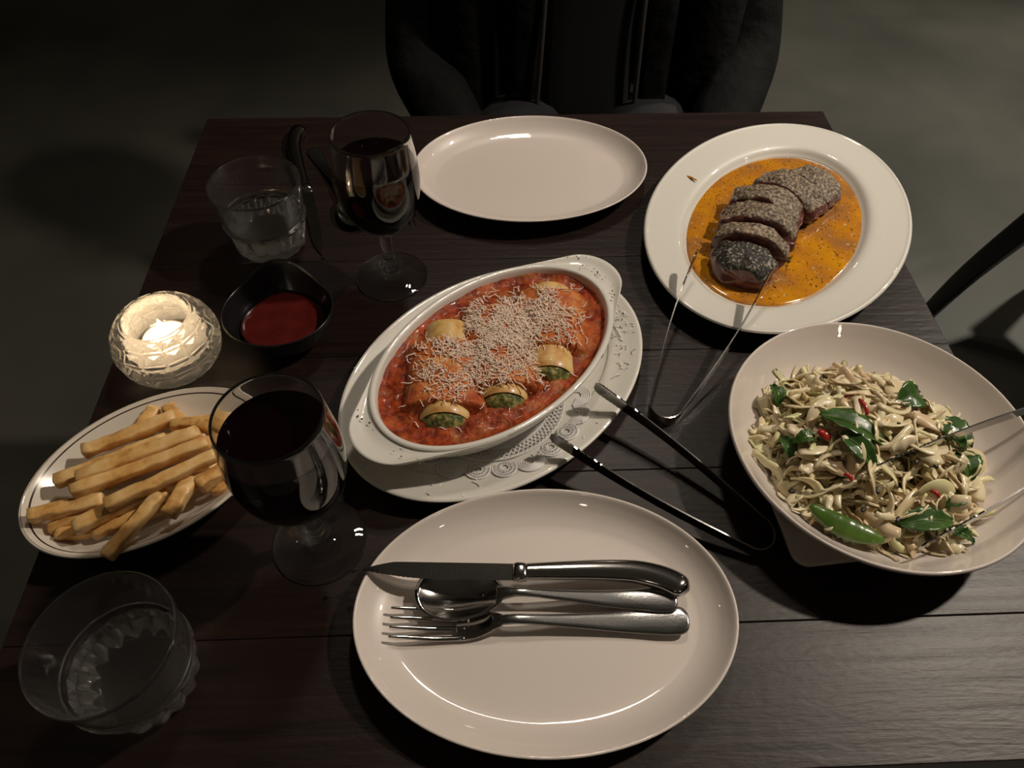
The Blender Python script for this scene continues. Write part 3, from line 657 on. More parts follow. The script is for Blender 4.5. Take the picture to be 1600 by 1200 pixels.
# ------------------------------------------------------------------ tongs
def tongs(label, tipA, tipB, bend, zt, zb, wid, tooth_h=.0011, flare=1.0):
    """sprung strip tongs: two arms from a rounded bend, toothed tips. strip stands on edge"""
    e = empty('serving_tongs', (bend[0], bend[1], T)); tag(e, label, 'tongs')
    A, B, C = Vector((tipA[0], tipA[1], 0)), Vector((tipB[0], tipB[1], 0)), Vector((bend[0], bend[1], 0))
    mid = (A + B) / 2; ax = (mid - C).normalized(); L = (mid - C).length; sd = Vector((-ax.y, ax.x, 0))
    if (A - mid).dot(sd) < 0: sd = -sd
    R = .0145
    def zat(s): return zb + (zt - zb) * s / L
    bendp = []
    for i in range(15):
        a = -PI / 2 + PI * i / 14      # from side B round the end to side A
        q = ax * (R - R * math.cos(a) * 1.0) + sd * (R * math.sin(a))
        bendp.append(Vector((q.x, q.y, zat(max(0, q.dot(ax))))))
    sweep('spring_bend', bendp, .0006, wid, M['steel'], e, n=4, smooth=False)
    for start, tip in ((bendp[-1], A), (bendp[0], B)):
        end = tip - C; end.z = zat(L)
        n_ = 120; pth, H = [], []
        for i in range(n_ + 1):
            t = i / n_; p_ = start.lerp(end, t); bow = math.sin(t * PI) * .004 * (1 if tip is A else -1)
            p_ = p_ + sd * bow; pth.append(p_)
            h = wid * (1 + (flare - 1) * max(0, (t - .55) / .45))
            if t > .72: h += tooth_h * (abs(((t - .72) * 46) % 1 - .5) * 2 - .5)
            if t > .965: h *= 1 - .55 * ((t - .965) / .035) ** 2
            H.append(h)
        sweep('arm', pth, .0006, H, M['steel'], e, n=4, smooth=False)
    return e
tongs('slim steel tongs resting on the rim of the steak platter', (.203, .531), (.267, .501), (.146, .362), .046, .0062, .0056)
tongs('steel serving tongs with toothed tips on the baking dish platter', (.089, .380), (.048, .330), (.212, .243), .0335, .0056, .0050, flare=1.35)
tongs('steel serving tongs dipped into the cabbage salad', (.280, .277), (.296, .216), (.475, .318), .052, .082, .0055, flare=1.15)

# ------------------------------------------------------------------ fries
fries = [(-0.316, 0.326, -0.255, 0.358, 0.034), (-0.329, 0.3, -0.257, 0.338, 0.032), (-0.308, 0.297, -0.228, 0.336, 0.042), (-0.309, 0.286, -0.22, 0.327, 0.041), (-0.277, 0.271, -0.206, 0.314, 0.046), (-0.301, 0.259, -0.245, 0.290, 0.034), (-0.338, 0.271, -0.290, 0.284, 0.032), (-0.273, 0.237, -0.246, 0.283, 0.036), (-0.236, 0.267, -0.227, 0.297, 0.037), (-0.219, 0.291, -0.190, 0.318, 0.036), (-0.284, 0.347, -0.278, 0.372, 0.024), (-0.266, 0.373, -0.240, 0.350, 0.026), (-0.254, 0.349, -0.208, 0.354, 0.034), (-0.232, 0.349, -0.195, 0.336, 0.036), (-0.327, 0.266, -0.285, 0.277, 0.022), (-0.32, 0.262, -0.273, 0.270, 0.021), (-0.293, 0.260, -0.248, 0.279, 0.024), (-0.214, 0.293, -0.190, 0.314, 0.025),
         (-0.30, 0.305, -0.23, 0.335, 0.022), (-0.285, 0.29, -0.215, 0.315, 0.023), (-0.305, 0.318, -0.245, 0.345, 0.023), (-0.29, 0.28, -0.23, 0.30, 0.024), (-0.27, 0.31, -0.20, 0.34, 0.032), (-0.275, 0.285, -0.21, 0.30, 0.033)]
for i, (xa, ya, xb, yb, h) in enumerate(fries):
    a, b = Vector((xa, ya, 0)), Vector((xb, yb, 0)); d = b - a; L = d.length; k = 12; f = random.Random(i * 13 + 3)
    bow, bz, w = f.uniform(-.003, .003), f.uniform(-.0015, .003), f.uniform(.0045, .0058)
    pth = [(L * (j / k - .5), bow * math.sin(PI * j / k), bz * math.sin(PI * j / k)) for j in range(k + 1)]
    pth = [(pth[0][0] - .0012, pth[0][1], pth[0][2])] + pth + [(pth[-1][0] + .0012, pth[-1][1], pth[-1][2])]
    ww = [w * (.72 if j in (0, k + 2) else 1) * f.uniform(.95, 1.05) for j in range(k + 3)]; hh = [q * f.uniform(.92, 1.04) for q in ww]
    o = sweep('french_fry', pth, ww, hh, M['fry'], None, n=12, power=6.5, twist=[f.uniform(-.15, .15) + .25 * j / k for j in range(k + 3)])
    roughen(o, .0011, 70, i); roughen(o, .0004, 260, i)
    c = (a + b) / 2
    o.location = (c.x, c.y, T + h); o.rotation_euler = (0, f.uniform(-.03, .03), math.atan2(d.y, d.x))
    if i == 7: o.rotation_euler[1] = -.10
    tag(o, {7: 'french fry hanging out over the rim of the lined dish', 6: 'short french fry with browned tip lying apart at the dish end', 8: 'short french fry leaning on the dish rim near the wine glass', 0: 'french fry lying at the back of the pile towards the candle'}.get(i, 'golden thick cut french fry in the pile on the lined dish'), 'french fry', 'fries in the oval dish')

# ------------------------------------------------------------------ steak in its sauce
N = 120
ja, jb, jc, jr_ = 0.1345, 0.0880, (0.3115, 0.6128), math.radians(56)
def jus_edge(t): return 1 + .018 * noise.noise(Vector((math.cos(t) * 2.2, math.sin(t) * 2.2, 5))) + .008 * noise.noise(Vector((math.cos(t) * 7, math.sin(t) * 7, 2)))
V, Fc = rings([(.02, .0098), (.4, .0098), (.8, .0098), (.96, .0097), (.985, .0092), (.99, .0078), (.9, .0077)], N, lambda r, t: (ja * r[0] * jus_edge(t) * math.cos(t), jb * r[0] * jus_edge(t) * math.sin(t), r[1]))
o = mk('pan_sauce', V, Fc, M['jus']); o.location = (jc[0], jc[1], T); o.rotation_euler = (0, 0, jr_); tag(o, 'amber herb sauce pooled around the sliced steak', 'sauce', kind='stuff')
hv = []
for i in range(420):
    f = random.Random(900 + i); t = f.uniform(0, 2 * PI); r = math.sqrt(f.random()) * .95; x, y = ja * r * math.cos(t), jb * r * math.sin(t); s = f.uniform(.0004, .0011); q = f.uniform(0, PI)
    c, s2 = math.cos(q) * s * f.uniform(1, 2.4), math.sin(q) * s * f.uniform(1, 2.4); wx, wy = -math.sin(q) * s * .6, math.cos(q) * s * .6; z = .0099
    hv.append(([(x - c, y - s2, z), (x + wx, y + wy, z), (x + c, y + s2, z), (x - wx, y - wy, z), (x, y, z + .0006)], [(0, 1, 4), (1, 2, 4), (2, 3, 4), (3, 0, 4), (0, 3, 2, 1)]))
o = mk('chopped_herbs', *join(hv), M['herb'], smooth=False); o.location = (jc[0], jc[1], T); o.rotation_euler = (0, 0, jr_); tag(o, 'chopped dark green herbs floating in the amber sauce', 'herbs', kind='stuff')
o = lathe('sauce_drop', [(.0005, .0013), (.002, .0010), (.0034, .0002), (.002, 0)], M['chili'], None, 16, k=2); o.location = (.313, .668, T + .0098); tag(o, 'round red drop floating in the sauce beside the bend of the steak', 'drop')

o = sweep('sauce_drip', curve([(-.004, 0, 0), (0, .001, .0003), (.005, .0005, .0003), (.011, 0, 0)], 5), [.0004 + .0014 * math.sin(PI * (i + .5) / 16) for i in range(16)], .0007, M['jus'], None, n=8); o.location = (.228, .683, T + .0195); o.rotation_euler = (0, -.09, -.75); tag(o, 'small golden sauce drip on the rim of the steak platter', 'drip')
def slice_(label, c, ang, width, thick, hgt, lean, top, taper=1.0, seed=0, round_end=0):
    """one cut of steak: local x = along the roast, local y = across it"""
    nu, nv = 40, 12; V, Fc, fm_ = [], [], []
    def sect(a, v):
        f = v * 2 - 1
        endr = math.sqrt(max(0.0, 1 - max(0, f * round_end) ** 2)) if round_end else 1.0
        endr = max(endr, .25)
        y = math.cos(a); z = math.sin(a)
        y = math.copysign(abs(y) ** .75, y); zz = math.copysign(abs(z) ** .7, z)
        wy = width / 2 * endr * (1 + (taper - 1) * v)
        h = hgt * (.5 + .5 * zz) * (1 - .22 * y * y * (zz > 0)) * (.55 + .45 * endr)
        return Vector((thick * (v - .5) + lean * (h - hgt * .5) , y * wy, h))
    for i in range(nv + 1):
        v = i / nv; ins = 1.0
        for j in range(nu):
            p_ = sect(2 * PI * j / nu, v)
            if i in (0, nv):
                p_.y *= .94; p_.z = (p_.z - hgt * .5) * .94 + hgt * .5
            p_ += noise.noise_vector(p_ * 70 + Vector((seed * 9.1, seed * 3.3, 0))) * .0040 + noise.noise_vector(p_ * 260 + Vector((seed, 0, 0))) * .0012
            if p_.z < 0: p_.z = 0
            V.append(tuple(p_))
    for i in range(nv):
        for j in range(nu):
            k = (j + 1) % nu; Fc.append((i * nu + j, i * nu + k, (i + 1) * nu + k, (i + 1) * nu + j)); mz = math.sin(2 * PI * (j + .5) / nu)
            fm_.append(1 if mz > .42 + .1 * noise.noise(Vector((i * .7, j * .7, seed))) else 0)
    for i in (0, nv):     # cut faces, filled with concentric rings
        ctr = Vector((0, 0, 0))
        for j in range(nu): ctr += Vector(V[i * nu + j]) / nu
        prev = [i * nu + j for j in range(nu)]
        for s in (.8, .5, .2):
            cur = []
            for j in range(nu):
                q = ctr + (Vector(V[i * nu + j]) - ctr) * s; q.x += noise.noise(q * 160 + Vector((seed, 3, 1))) * .0012; V.append(tuple(q)); cur.append(len(V) - 1)
            for j in range(nu): k = (j + 1) % nu; Fc.append((prev[j], prev[k], cur[k], cur[j])); fm_.append(0)
            prev = cur
        Fc.append(tuple(prev)); fm_.append(0)
    o = mk('steak_slice', V, Fc, None, None, True, [M['meat'], M[top]], fm_)
    o.location = (c[0], c[1], T + .0079); o.rotation_euler = (0, 0, ang)
    return tag(o, label, 'steak', 'slices of the steak')
d2 = math.radians
slice_('blackened end slice of the steak next to the tong tips', (.2540, .5340), d2(246), .066, .034, .030, -.15, 'char', .92, 1, .80)
slice_('narrow steak slice next to the blackened end slice', (.2690, .5625), d2(245), .076, .020, .034, -.25, 'crust', 1, 2)
slice_('wide peppered steak slice in the thick middle of the steak', (.2820, .5900), d2(246), .080, .026, .036, -.25, 'crust', 1, 3)
slice_('tallest peppered steak slice at the bend of the steak', (.2975, .6180), d2(240), .079, .029, .037, -.15, 'crust', .95, 4)
slice_('peppered steak slice cut next to the tapered end', (.3280, .6420), d2(218), .080, .031, .033, -.2, 'crust', .95, 5)
slice_('tapered end slice of the steak with pink cut side', (.3640, .6600), d2(30), .070, .036, .029, .1, 'crust', .82, 6, .72)
hb = []
for i in range(60):
    f = random.Random(i + 40); p_ = Vector((f.gauss(0, .0035), f.gauss(0, .0035), abs(f.gauss(.001, .001)))); s = f.uniform(.0007, .0016)
    hb.append(([tuple(p_ + Vector(q) * s) for q in ((1, 0, 0), (-.5, .8, 0), (-.5, -.8, .3), (0, 0, .8))], [(0, 1, 2), (0, 3, 1), (1, 3, 2), (2, 3, 0)]))
o = mk('herb_clump', *join(hb), M['herb'], smooth=False); o.location = (.306, .554, T + .0098); tag(o, 'clump of wet green herbs beside the steak in the sauce', 'herbs')

# ------------------------------------------------------------------ baking dish
DX, DY, DR = 0.007, 0.411, math.radians(44)
gd = empty('baking_dish', (DX, DY, T + .0084), DR); tag(gd, 'white oval eared baking dish holding the baked pasta rolls', 'dish')
GA, GB = .1235, .0785
oval('dish_body', GA, GB, [(0.0004, .0405), (.002, .0412), (.0048, .0405), (.0068, .036), (.010, .024), (.016, .012), (.026, .0075), (.045, .007), (.077, .007)],
     [(0.0002, .0398), (.0008, .0375), (.0035, .0362), (.0062, .030), (.0105, .016), (.017, .006), (.024, .0012), (.026, .0002), (.03, .0002), (.077, .0010)], M['plate_cool'], gd)
def hull(P):
    P = sorted(set(P)); 
    def half(Q):
        H = []
        for q in Q:
            while len(H) > 1 and (H[-1][0] - H[-2][0]) * (q[1] - H[-2][1]) - (H[-1][1] - H[-2][1]) * (q[0] - H[-2][0]) <= 0: H.pop()
            H.append(q)
        return H
    a, b = half(P), half(P[::-1]); return a[:-1] + b[:-1]
HP = hull([(GA * math.cos(2 * PI * i / 200), GB * math.sin(2 * PI * i / 200)) for i in range(200)] + [(sg * (.118 + .030 * math.cos(2 * PI * i / 80)), .034 * math.sin(2 * PI * i / 80)) for i in range(80) for sg in (-1, 1)])
def hull_r(th):
    d = (math.cos(th), math.sin(th)); best = 0
    for p0, p1 in zip(HP, HP[1:] + HP[:1]):
        ex, ey = p1[0] - p0[0], p1[1] - p0[1]; den = d[0] * ey - d[1] * ex
        if abs(den) < 1e-12: continue
        t = (p0[0] * ey - p0[1] * ex) / den; q = (p0[0] * d[1] - p0[1] * d[0]) / den
        if t > 0 and -1e-6 <= q <= 1 + 1e-6: best = max(best, t)
    return best
for s in (0, 1):
    V, Fc = [], []; nt, nr = 56, 10
    for lay in (0, 1):
        for i in range(nt + 1):
            th = math.radians(-50 + 100 * i / nt); re_ = 1 / math.sqrt((math.cos(th) / GA) ** 2 + (math.sin(th) / GB) ** 2)
            pe = Vector((math.cos(th), math.sin(th))) * (re_ - .004); po_ = Vector((math.cos(th), math.sin(th))) * max(hull_r(th), re_ - .001); wd = (po_ - pe).length
            for j in range(nr + 1):
                q = j / nr; p_ = pe.lerp(po_, q); k_ = min(1, wd / .02)
                z = .0398 - k_ * .0022 * math.sin(min(1, q * 1.15) * PI) + k_ * .0016 * q ** 6 - (.0048 if lay else 0) * (1 - .7 * (q == 1))
                V.append((p_.x, p_.y, z))
    o_ = (nt + 1) * (nr + 1)
    for lay in (0, 1):
        for i in range(nt):
            for j in range(nr): Fc.append(tuple(lay * o_ + q for q in (i * (nr + 1) + j, (i + 1) * (nr + 1) + j, (i + 1) * (nr + 1) + j + 1, i * (nr + 1) + j + 1)))
    for i in range(nt):
        for j in (0, nr): a_, b_ = i * (nr + 1) + j, (i + 1) * (nr + 1) + j; Fc.append((a_, b_, b_ + o_, a_ + o_))
    if s: V = [(-x, -y, z) for x, y, z in V]
    mk('ear_handle', V, Fc, M['plate_cool'], gd)
# scorched sauce specks baked on the ears
sp = []
for i in range(46):
    f = random.Random(i + 500); th = f.uniform(-.75, .75); r = f.uniform(.116, .142); s = f.uniform(.0004, .0011); x, y = r * math.cos(th * .5), r * math.sin(th * .5) * .8
    if i % 3 == 0: x, y = -x * .93, -y
    sp.append(([(x + s * math.cos(a), y + s * math.sin(a), .0404) for a in (0, 1.26, 2.5, 3.8, 5)] + [(x, y, .0412)], [(0, 1, 5), (1, 2, 5), (2, 3, 5), (3, 4, 5), (4, 0, 5), (4, 3, 2, 1, 0)]))
o = mk('scorch_specks', *join(sp), M['meat'], gd, smooth=False); o['kind'] = 'stuff'

rolls = [((-.036, .342), (-.034, .441), 'pasta roll at the ketchup side of the baking dish showing spinach filling'), ((.011, .360), (.010, .458), 'middle pasta roll of the baking dish under grated cheese'), ((.051, .387), (.058, .484), 'pasta roll beside the tongs with open end of spinach filling')]
RR, RZ = .0205, .0345
def roll_h(x, y):
    best = 0
    for i, (a, b, _l) in enumerate(rolls):
        A, B = Vector(a), Vector(b); d = (B - A); L = d.length; d.normalize(); p_ = Vector((x, y)) - A; s = p_.dot(d); off = abs(p_.x * d.y - p_.y * d.x)
        if off < RR * 1.6 and -.01 < s < L + .02:
            c = math.sqrt(max(0, 1 - (off / (RR * 1.6)) ** 2)); wob = .004 * noise.noise(Vector((x * 70, y * 70, 9)))
            e = min(1, max(0, (s - (.0060, .0045, .019)[i] + wob * .5) / .004)) * min(1, max(0, (L - s - (.016, -.006, .001)[i] + wob) / .010))
            best = max(best, c * e * e * (3 - 2 * e))
    return best
ai, bi = GA - .0066, GB - .0066
V, Fc, att = [], [], []; nr, nt = 64, 220
for j in range(nr + 1):
    s = j / nr
    for i in range(nt):
        t = 2 * PI * i / nt; u, v = ai * s * math.cos(t), bi * s * math.sin(t); x, y = DX + u * math.cos(DR) - v * math.sin(DR), DY + u * math.sin(DR) + v * math.cos(DR)
        h = roll_h(x, y) * min(1, max(0, (1 - s) / .10)); nz = noise.noise(Vector((x * 60, y * 60, 2))); n2 = noise.noise(Vector((x * 240, y * 240, 7)))
        z = .0425 + h * (RZ + RR + .0016 - .0425) + .0016 * nz + .0006 * n2 - .0015 * max(0, 1 - abs(s - .9) * 12)
        if s > .97: z += .001
        V.append((x, y, z)); att.append(min(1, h * 1.3) * .95 + .12 * nz + .12)
for j in range(nr):
    for i in range(nt): k = (i + 1) % nt; Fc.append((j * nt + i, j * nt + k, (j + 1) * nt + k, (j + 1) * nt + i))
o = mk('tomato_cheese_topping', V, Fc, M['bake']); o.location = (0, 0, T); tag(o, 'baked tomato sauce and melted cheese covering the pasta rolls', 'sauce', kind='stuff')
at_ = o.data.attributes.new('cheese', 'FLOAT', 'POINT'); at_.data.foreach_set('value', att)
for i, (a, b, lab) in enumerate(rolls):
    A, B = Vector((*a, 0)), Vector((*b, 0)); d = (B - A); L = d.length
    r = empty('pasta_roll', (a[0], a[1], T + RZ), math.atan2(d.y, d.x)); tag(r, lab, 'pasta', 'baked pasta rolls')
    N = 40; V, Fc = [], []
    xs = [0.0, .002, .01, .03, L * .5, L - .03, L - .01, L - .002, L]
    for x in xs:
        for j in range(N):
            q = 2 * PI * j / N; cut = -.012 * max(0, math.sin(q)) * (1 if x < .012 else 0) * (1 if i != 1 else .3)
            w = 1 + .05 * noise.noise(Vector((x * 50, q, i * 5)))
            V.append((x + (.004 * max(0, math.sin(q)) if x < .012 else 0), RR * 1.05 * w * math.cos(q), RR * .97 * w * math.sin(q)))
    for x in reversed(xs):
        for j in range(N):
            q = 2 * PI * j / N; w = .935; V.append((x, RR * 1.05 * w * math.cos(q), RR * .97 * w * math.sin(q)))
    R2 = len(xs) * 2
    for j in range(R2):
        for k in range(N): k2 = (k + 1) % N; j2 = (j + 1) % R2; Fc.append((j * N + k, j * N + k2, j2 * N + k2, j2 * N + k))
    mk('pasta_sheet', V, Fc, M['pasta'], r).data.set_sharp_from_angle(angle=.6)
    rows = [(.02, -.010), (.45, -.0095), (.78, -.006), (.90, -.001), (.92, .006), (.92, L * .5), (.92, L - .008), (.8, L - .005), (.4, L - .004), (.02, L - .004)]
    V, Fc = rings(rows, 32, lambda q, t: (q[1] + (.003 * max(0, math.sin(t)) * q[0] if q[1] < .01 else 0) + .003 * noise.noise(Vector((math.cos(t) * 4 * q[0], math.sin(t) * 4 * q[0], q[1] * 90 + i))), RR * 1.05 * q[0] * math.cos(t), RR * .97 * q[0] * math.sin(t)))
    mk('filling', V, Fc, M['filling'], r)
def shaving(x, y, z, f, Lr=(.004, .011), th=.00028):
    L = f.uniform(*Lr); a = f.uniform(0, 2 * PI); k = 5; cv = f.uniform(-1.6, 1.6); pth = []; px, py = x, y
    for j in range(k + 1):
        pth.append((px, py, z + .0007 * math.sin(j * 1.3 + a))); px += math.cos(a) * L / k; py += math.sin(a) * L / k; a += cv / k
    return sweep_data(pth, th * f.uniform(.8, 1.5), th, n=4)
sh = []; f = random.Random(77)
while len(sh) < 2400:
    u, v = f.gauss(.010, .040), f.gauss(.003, .027)
    if (u / .098) ** 2 + (v / .062) ** 2 > 1 or noise.noise(Vector((u * 55, v * 55, 3))) < -.22 + .1 * f.random(): continue
    x, y = DX + u * math.cos(DR) - v * math.sin(DR), DY + u * math.sin(DR) + v * math.cos(DR); h = roll_h(x, y)
    if h < .2 and f.random() < .8: continue
    nz = noise.noise(Vector((x * 60, y * 60, 2)))
    sh.append(shaving(x, y, .0425 + h * (RZ + RR + .0016 - .0425) + .0016 * nz + f.uniform(.0004, .0016), f, (.004, .010)))
o = mk('grated_cheese', *join(sh), M['cheese'], smooth=False); o.location = (0, 0, T); tag(o, 'fine grated white cheese scattered over the baked pasta rolls', 'cheese', kind='stuff')
sh = []
while len(sh) < 150:
    t = f.choice([f.gauss(-.25, .30), f.gauss(-.25, .30), f.uniform(0, 2 * PI)]); r = f.uniform(.80, .96); u, v = PA * r * math.cos(t), PB * r * math.sin(t)
    x, y = PC[0] + u * math.cos(PR) - v * math.sin(PR), PC[1] + u * math.sin(PR) + v * math.cos(PR)
    du, dv = (x - DX) * math.cos(DR) + (y - DY) * math.sin(DR), -(x - DX) * math.sin(DR) + (y - DY) * math.cos(DR)
    sh.append(shaving(x, y, platter_z(x, y) + .0007, f, (.003, .008)))
o = mk('cheese_crumbs', *join(sh), M['paper'], smooth=False); o.location = (0, 0, T); tag(o, 'stray cheese shreds fallen on the platter rim', 'cheese', kind='stuff')

# doily: round lace paper under the dish
def doily():
    cx, cy, R0 = 0.0, 0.390, .087; parts = []
    def zz(x, y): return platter_z(x, y) + .0005
    def ring(x, y, r, w, n_=14, a0=0, a1=2 * PI, th=.0010):
        V, Fc = [], []; full = abs(a1 - a0 - 2 * PI) < 1e-4; m_ = n_ if full else n_ + 1
        for i in range(m_):
            a = a0 + (a1 - a0) * i / n_
            for rr, dz in ((r - w, 0), (r - w * .5, th), (r + w * .5, th), (r + w, 0)):
                px, py = x + rr * math.cos(a), y + rr * math.sin(a); V.append((px, py, zz(px, py) + dz))
        for i in range(n_):
            k = (i + 1) % m_
            for j in range(3): Fc.append((i * 4 + j, i * 4 + j + 1, k * 4 + j + 1, k * 4 + j))
        parts.append((V, Fc))
    V, Fc = rings([(.002, 0), (.02, 0), (.045, 0), (.052, 0), (.0525, -.0004), (.045, -.0004)], 64, lambda r, t: (cx + r[0] * math.cos(t), cy + r[0] * math.sin(t), zz(cx + r[0] * math.cos(t), cy + r[0] * math.sin(t)) + r[1])); parts.append((V, Fc))
    for r in (.0535, .0655): ring(cx, cy, r, .0008, 72)
    for row, r in ((0, .0565), (1, .0595), (2, .0625)):
        k = 92
        for i in range(k):
            a = 2 * PI * (i + .5 * (row % 2)) / k; ring(cx + r * math.cos(a), cy + r * math.sin(a), .0019, .0004, 8)
    ns = 22
    for i in range(ns):
        a = 2 * PI * i / ns; r = .0755 if i % 3 else .0770; sx, sy = cx + r * math.cos(a), cy + r * math.sin(a); rs = .0100 if i % 3 else .0115
        a0, a1 = a - 2.0, a + 2.0
        if i % 3:
            ring(sx, sy, rs, .0009, 18, a0, a1); ring(sx, sy, rs * .72, .0005, 16); ring(sx, sy, rs * .36, .0005, 12)
            for k in range(14):
                b = 2 * PI * k / 14; ring(sx + rs * .54 * math.cos(b), sy + rs * .54 * math.sin(b), .0013, .00035, 6)
            for k in range(12):
                b = a0 + (a1 - a0) * k / 11; ring(sx + rs * .86 * math.cos(b), sy + rs * .86 * math.sin(b), .0011, .00035, 6)
        else:
            for q in (1, .84, .68, .52, .36): ring(sx, sy, rs * q, .0009, 20, a0, a1)
    return mk('paper_doily', *join(parts), M['paper'])
o = doily(); o.location = (0, 0, T); tag(o, 'round white lace paper doily between platter and baking dish', 'doily')

# ------------------------------------------------------------------ salad
SX, SY, SR = .2975, .309, .084
def pile_z(x, y):
    r = math.hypot(x - SX, y - SY); t = min(1, r / SR)
    base = bowl_z(math.hypot(x - BX, y - BY))
    return max(base + .003, .060 * (1 - t ** 2.6) + .026 * t ** 2.6) + .004 * noise.noise(Vector((x * 45, y * 45, 4)))
def shred_mesh(f, wide=False):
    k = 10; L = f.uniform(.022, .044) if not wide else f.uniform(.022, .034); cx = f.uniform(-2.6, 2.6); cz = f.uniform(-1.6, .5); a, e = -cx / 2, -cz / 2; p_ = Vector((0, 0, 0)); pth = []
    wig, ph = f.uniform(.1, .8), f.uniform(0, 6)
    for j in range(k + 1):
        pth.append(p_.copy()); p_ = p_ + Vector((math.cos(a) * math.cos(e), math.sin(a) * math.cos(e), math.sin(e))) * (L / k); a += cx / k + wig * math.sin(j * 1.1 + ph) * .5; e += cz / k + wig * math.cos(j * 1.4 + ph) * .5
    c = sum(pth, Vector()) / len(pth); pth = [q - c for q in pth]
    w0 = f.uniform(.0020, .0042) if not wide else f.uniform(.0055, .0085); t0, t1 = f.uniform(-.9, .9), f.uniform(-1.6, 1.6)
    W_ = [w0 * (.55 + .45 * math.sin(PI * min(.95, max(.08, j / k)))) for j in range(k + 1)]
    return sweep_data(pth, W_, .0008, n=6, power=3, twist=[t0 + (t1 - t0) * j / k for j in range(k + 1)])
# lower layers of the pile: too tangled to count
parts = []; f = random.Random(31)
for i in range(620):
    t, r = f.uniform(0, 2 * PI), math.sqrt(f.random()) * SR * .96; x, y = SX + r * math.cos(t), SY + r * math.sin(t); b = bowl_z(math.hypot(x - BX, y - BY)) + .004; top = pile_z(x, y) - .004
    z = b + (top - b) * f.uniform(.25, 1) if top > b else b
    V, Fc = shred_mesh(f, f.random() < .1); mt = Matrix.Translation((x, y, z)) @ Matrix.Rotation(f.uniform(0, 2 * PI), 4, 'Z') @ Matrix.Rotation(f.gauss(0, .3), 4, 'X') @ Matrix.Rotation(f.gauss(0, .3), 4, 'Y')
    VV = [mt @ Vector(v) for v in V]
    for v in VV:
        lim = bowl_z(math.hypot(v.x - BX, v.y - BY)) + .0012
        if v.z < lim: v.z = lim
    parts.append((VV, Fc))
o = mk('shredded_cabbage', *join(parts), M['cabbage']); o.location = (0, 0, T); tag(o, 'tangled cream coloured shredded cabbage heaped in the salad bowl', 'cabbage', kind='stuff')
protos = []
for i in range(16):
    V, Fc = shred_mesh(random.Random(100 + i), i % 5 == 0); me = bpy.data.meshes.new('cabbage_shred'); me.from_pydata([tuple(v) for v in V], [], Fc); me.materials.append(M['cabbage']); me.polygons.foreach_set('use_smooth', [True] * len(me.polygons)); protos.append(me)
cnt = 0
while cnt < 210:
    t, r = f.uniform(0, 2 * PI), math.sqrt(f.random()) * SR; x, y = SX + r * math.cos(t), SY + r * math.sin(t)
    if math.hypot(x - BX, y - BY) > .098: continue
    o = link(bpy.data.objects.new('cabbage_shred', protos[cnt % 16])); slope = .45 * (r / SR) ** 1.6
    o.matrix_world = Matrix.Translation((x, y, T + pile_z(x, y) + f.uniform(-.001, .004))) @ Matrix.Rotation(slope, 4, Vector((-math.sin(t), math.cos(t), 0))) @ Matrix.Rotation(f.uniform(0, 2 * PI), 4, 'Z') @ Matrix.Rotation(f.gauss(0, .25), 4, 'X') @ Matrix.Rotation(f.gauss(0, .2), 4, 'Y')
    tag(o, 'pale dressed cabbage shred on top of the salad', 'cabbage', 'cabbage shreds on top of the salad'); cnt += 1

def leaf_obj(xa, ya, xb, yb, h, wr, seed):
    a, b = Vector((xa, ya, 0)), Vector((xb, yb, 0)); d = b - a; L = max(d.length * 1.25, .02); f_ = random.Random(seed); nu, nv = 14, 8; V, Fc = [], []
    for lay in (0, 1):
        for i in range(nu + 1):
            s = i / nu; w = wr * L * math.sin(PI * (s * .94 + .03)) ** .8 * (1 - .25 * s)
            for j in range(nv + 1):
                q = j / nv * 2 - 1
                V.append((L * (s - .5), w * q, .0035 * abs(q) * (1 - .3 * s) + .006 * math.sin(PI * s) + .0009 * math.sin(s * 30 + abs(q) * 6 + seed) * abs(q) - lay * .0005))
    o_ = (nu + 1) * (nv + 1)
    for lay in (0, 1):
        for i in range(nu):
            for j in range(nv): Fc.append(tuple(lay * o_ + q for q in (i * (nv + 1) + j, (i + 1) * (nv + 1) + j, (i + 1) * (nv + 1) + j + 1, i * (nv + 1) + j + 1)))
    for i in range(nu):
        for j in (0, nv): x_, y_ = i * (nv + 1) + j, (i + 1) * (nv + 1) + j; Fc.append((x_, y_, y_ + o_, x_ + o_))
    o = empty('mint_leaf', (0, 0, 0)); mk('blade', V, Fc, M['leaf'], o)
    sweep('midrib', [(L * (s / 8 - .5), 0, .006 * math.sin(PI * s / 8) + .0004) for s in range(9)], .0005, .0004, M['pod'], o, n=6)
    c = (a + b) / 2; o.location = (c.x, c.y, T + max(h - .012, pile_z(c.x, c.y) + .0015)); o.rotation_euler = (f_.uniform(-.35, .35), f_.uniform(-.1, .25), math.atan2(d.y, d.x))
    return o
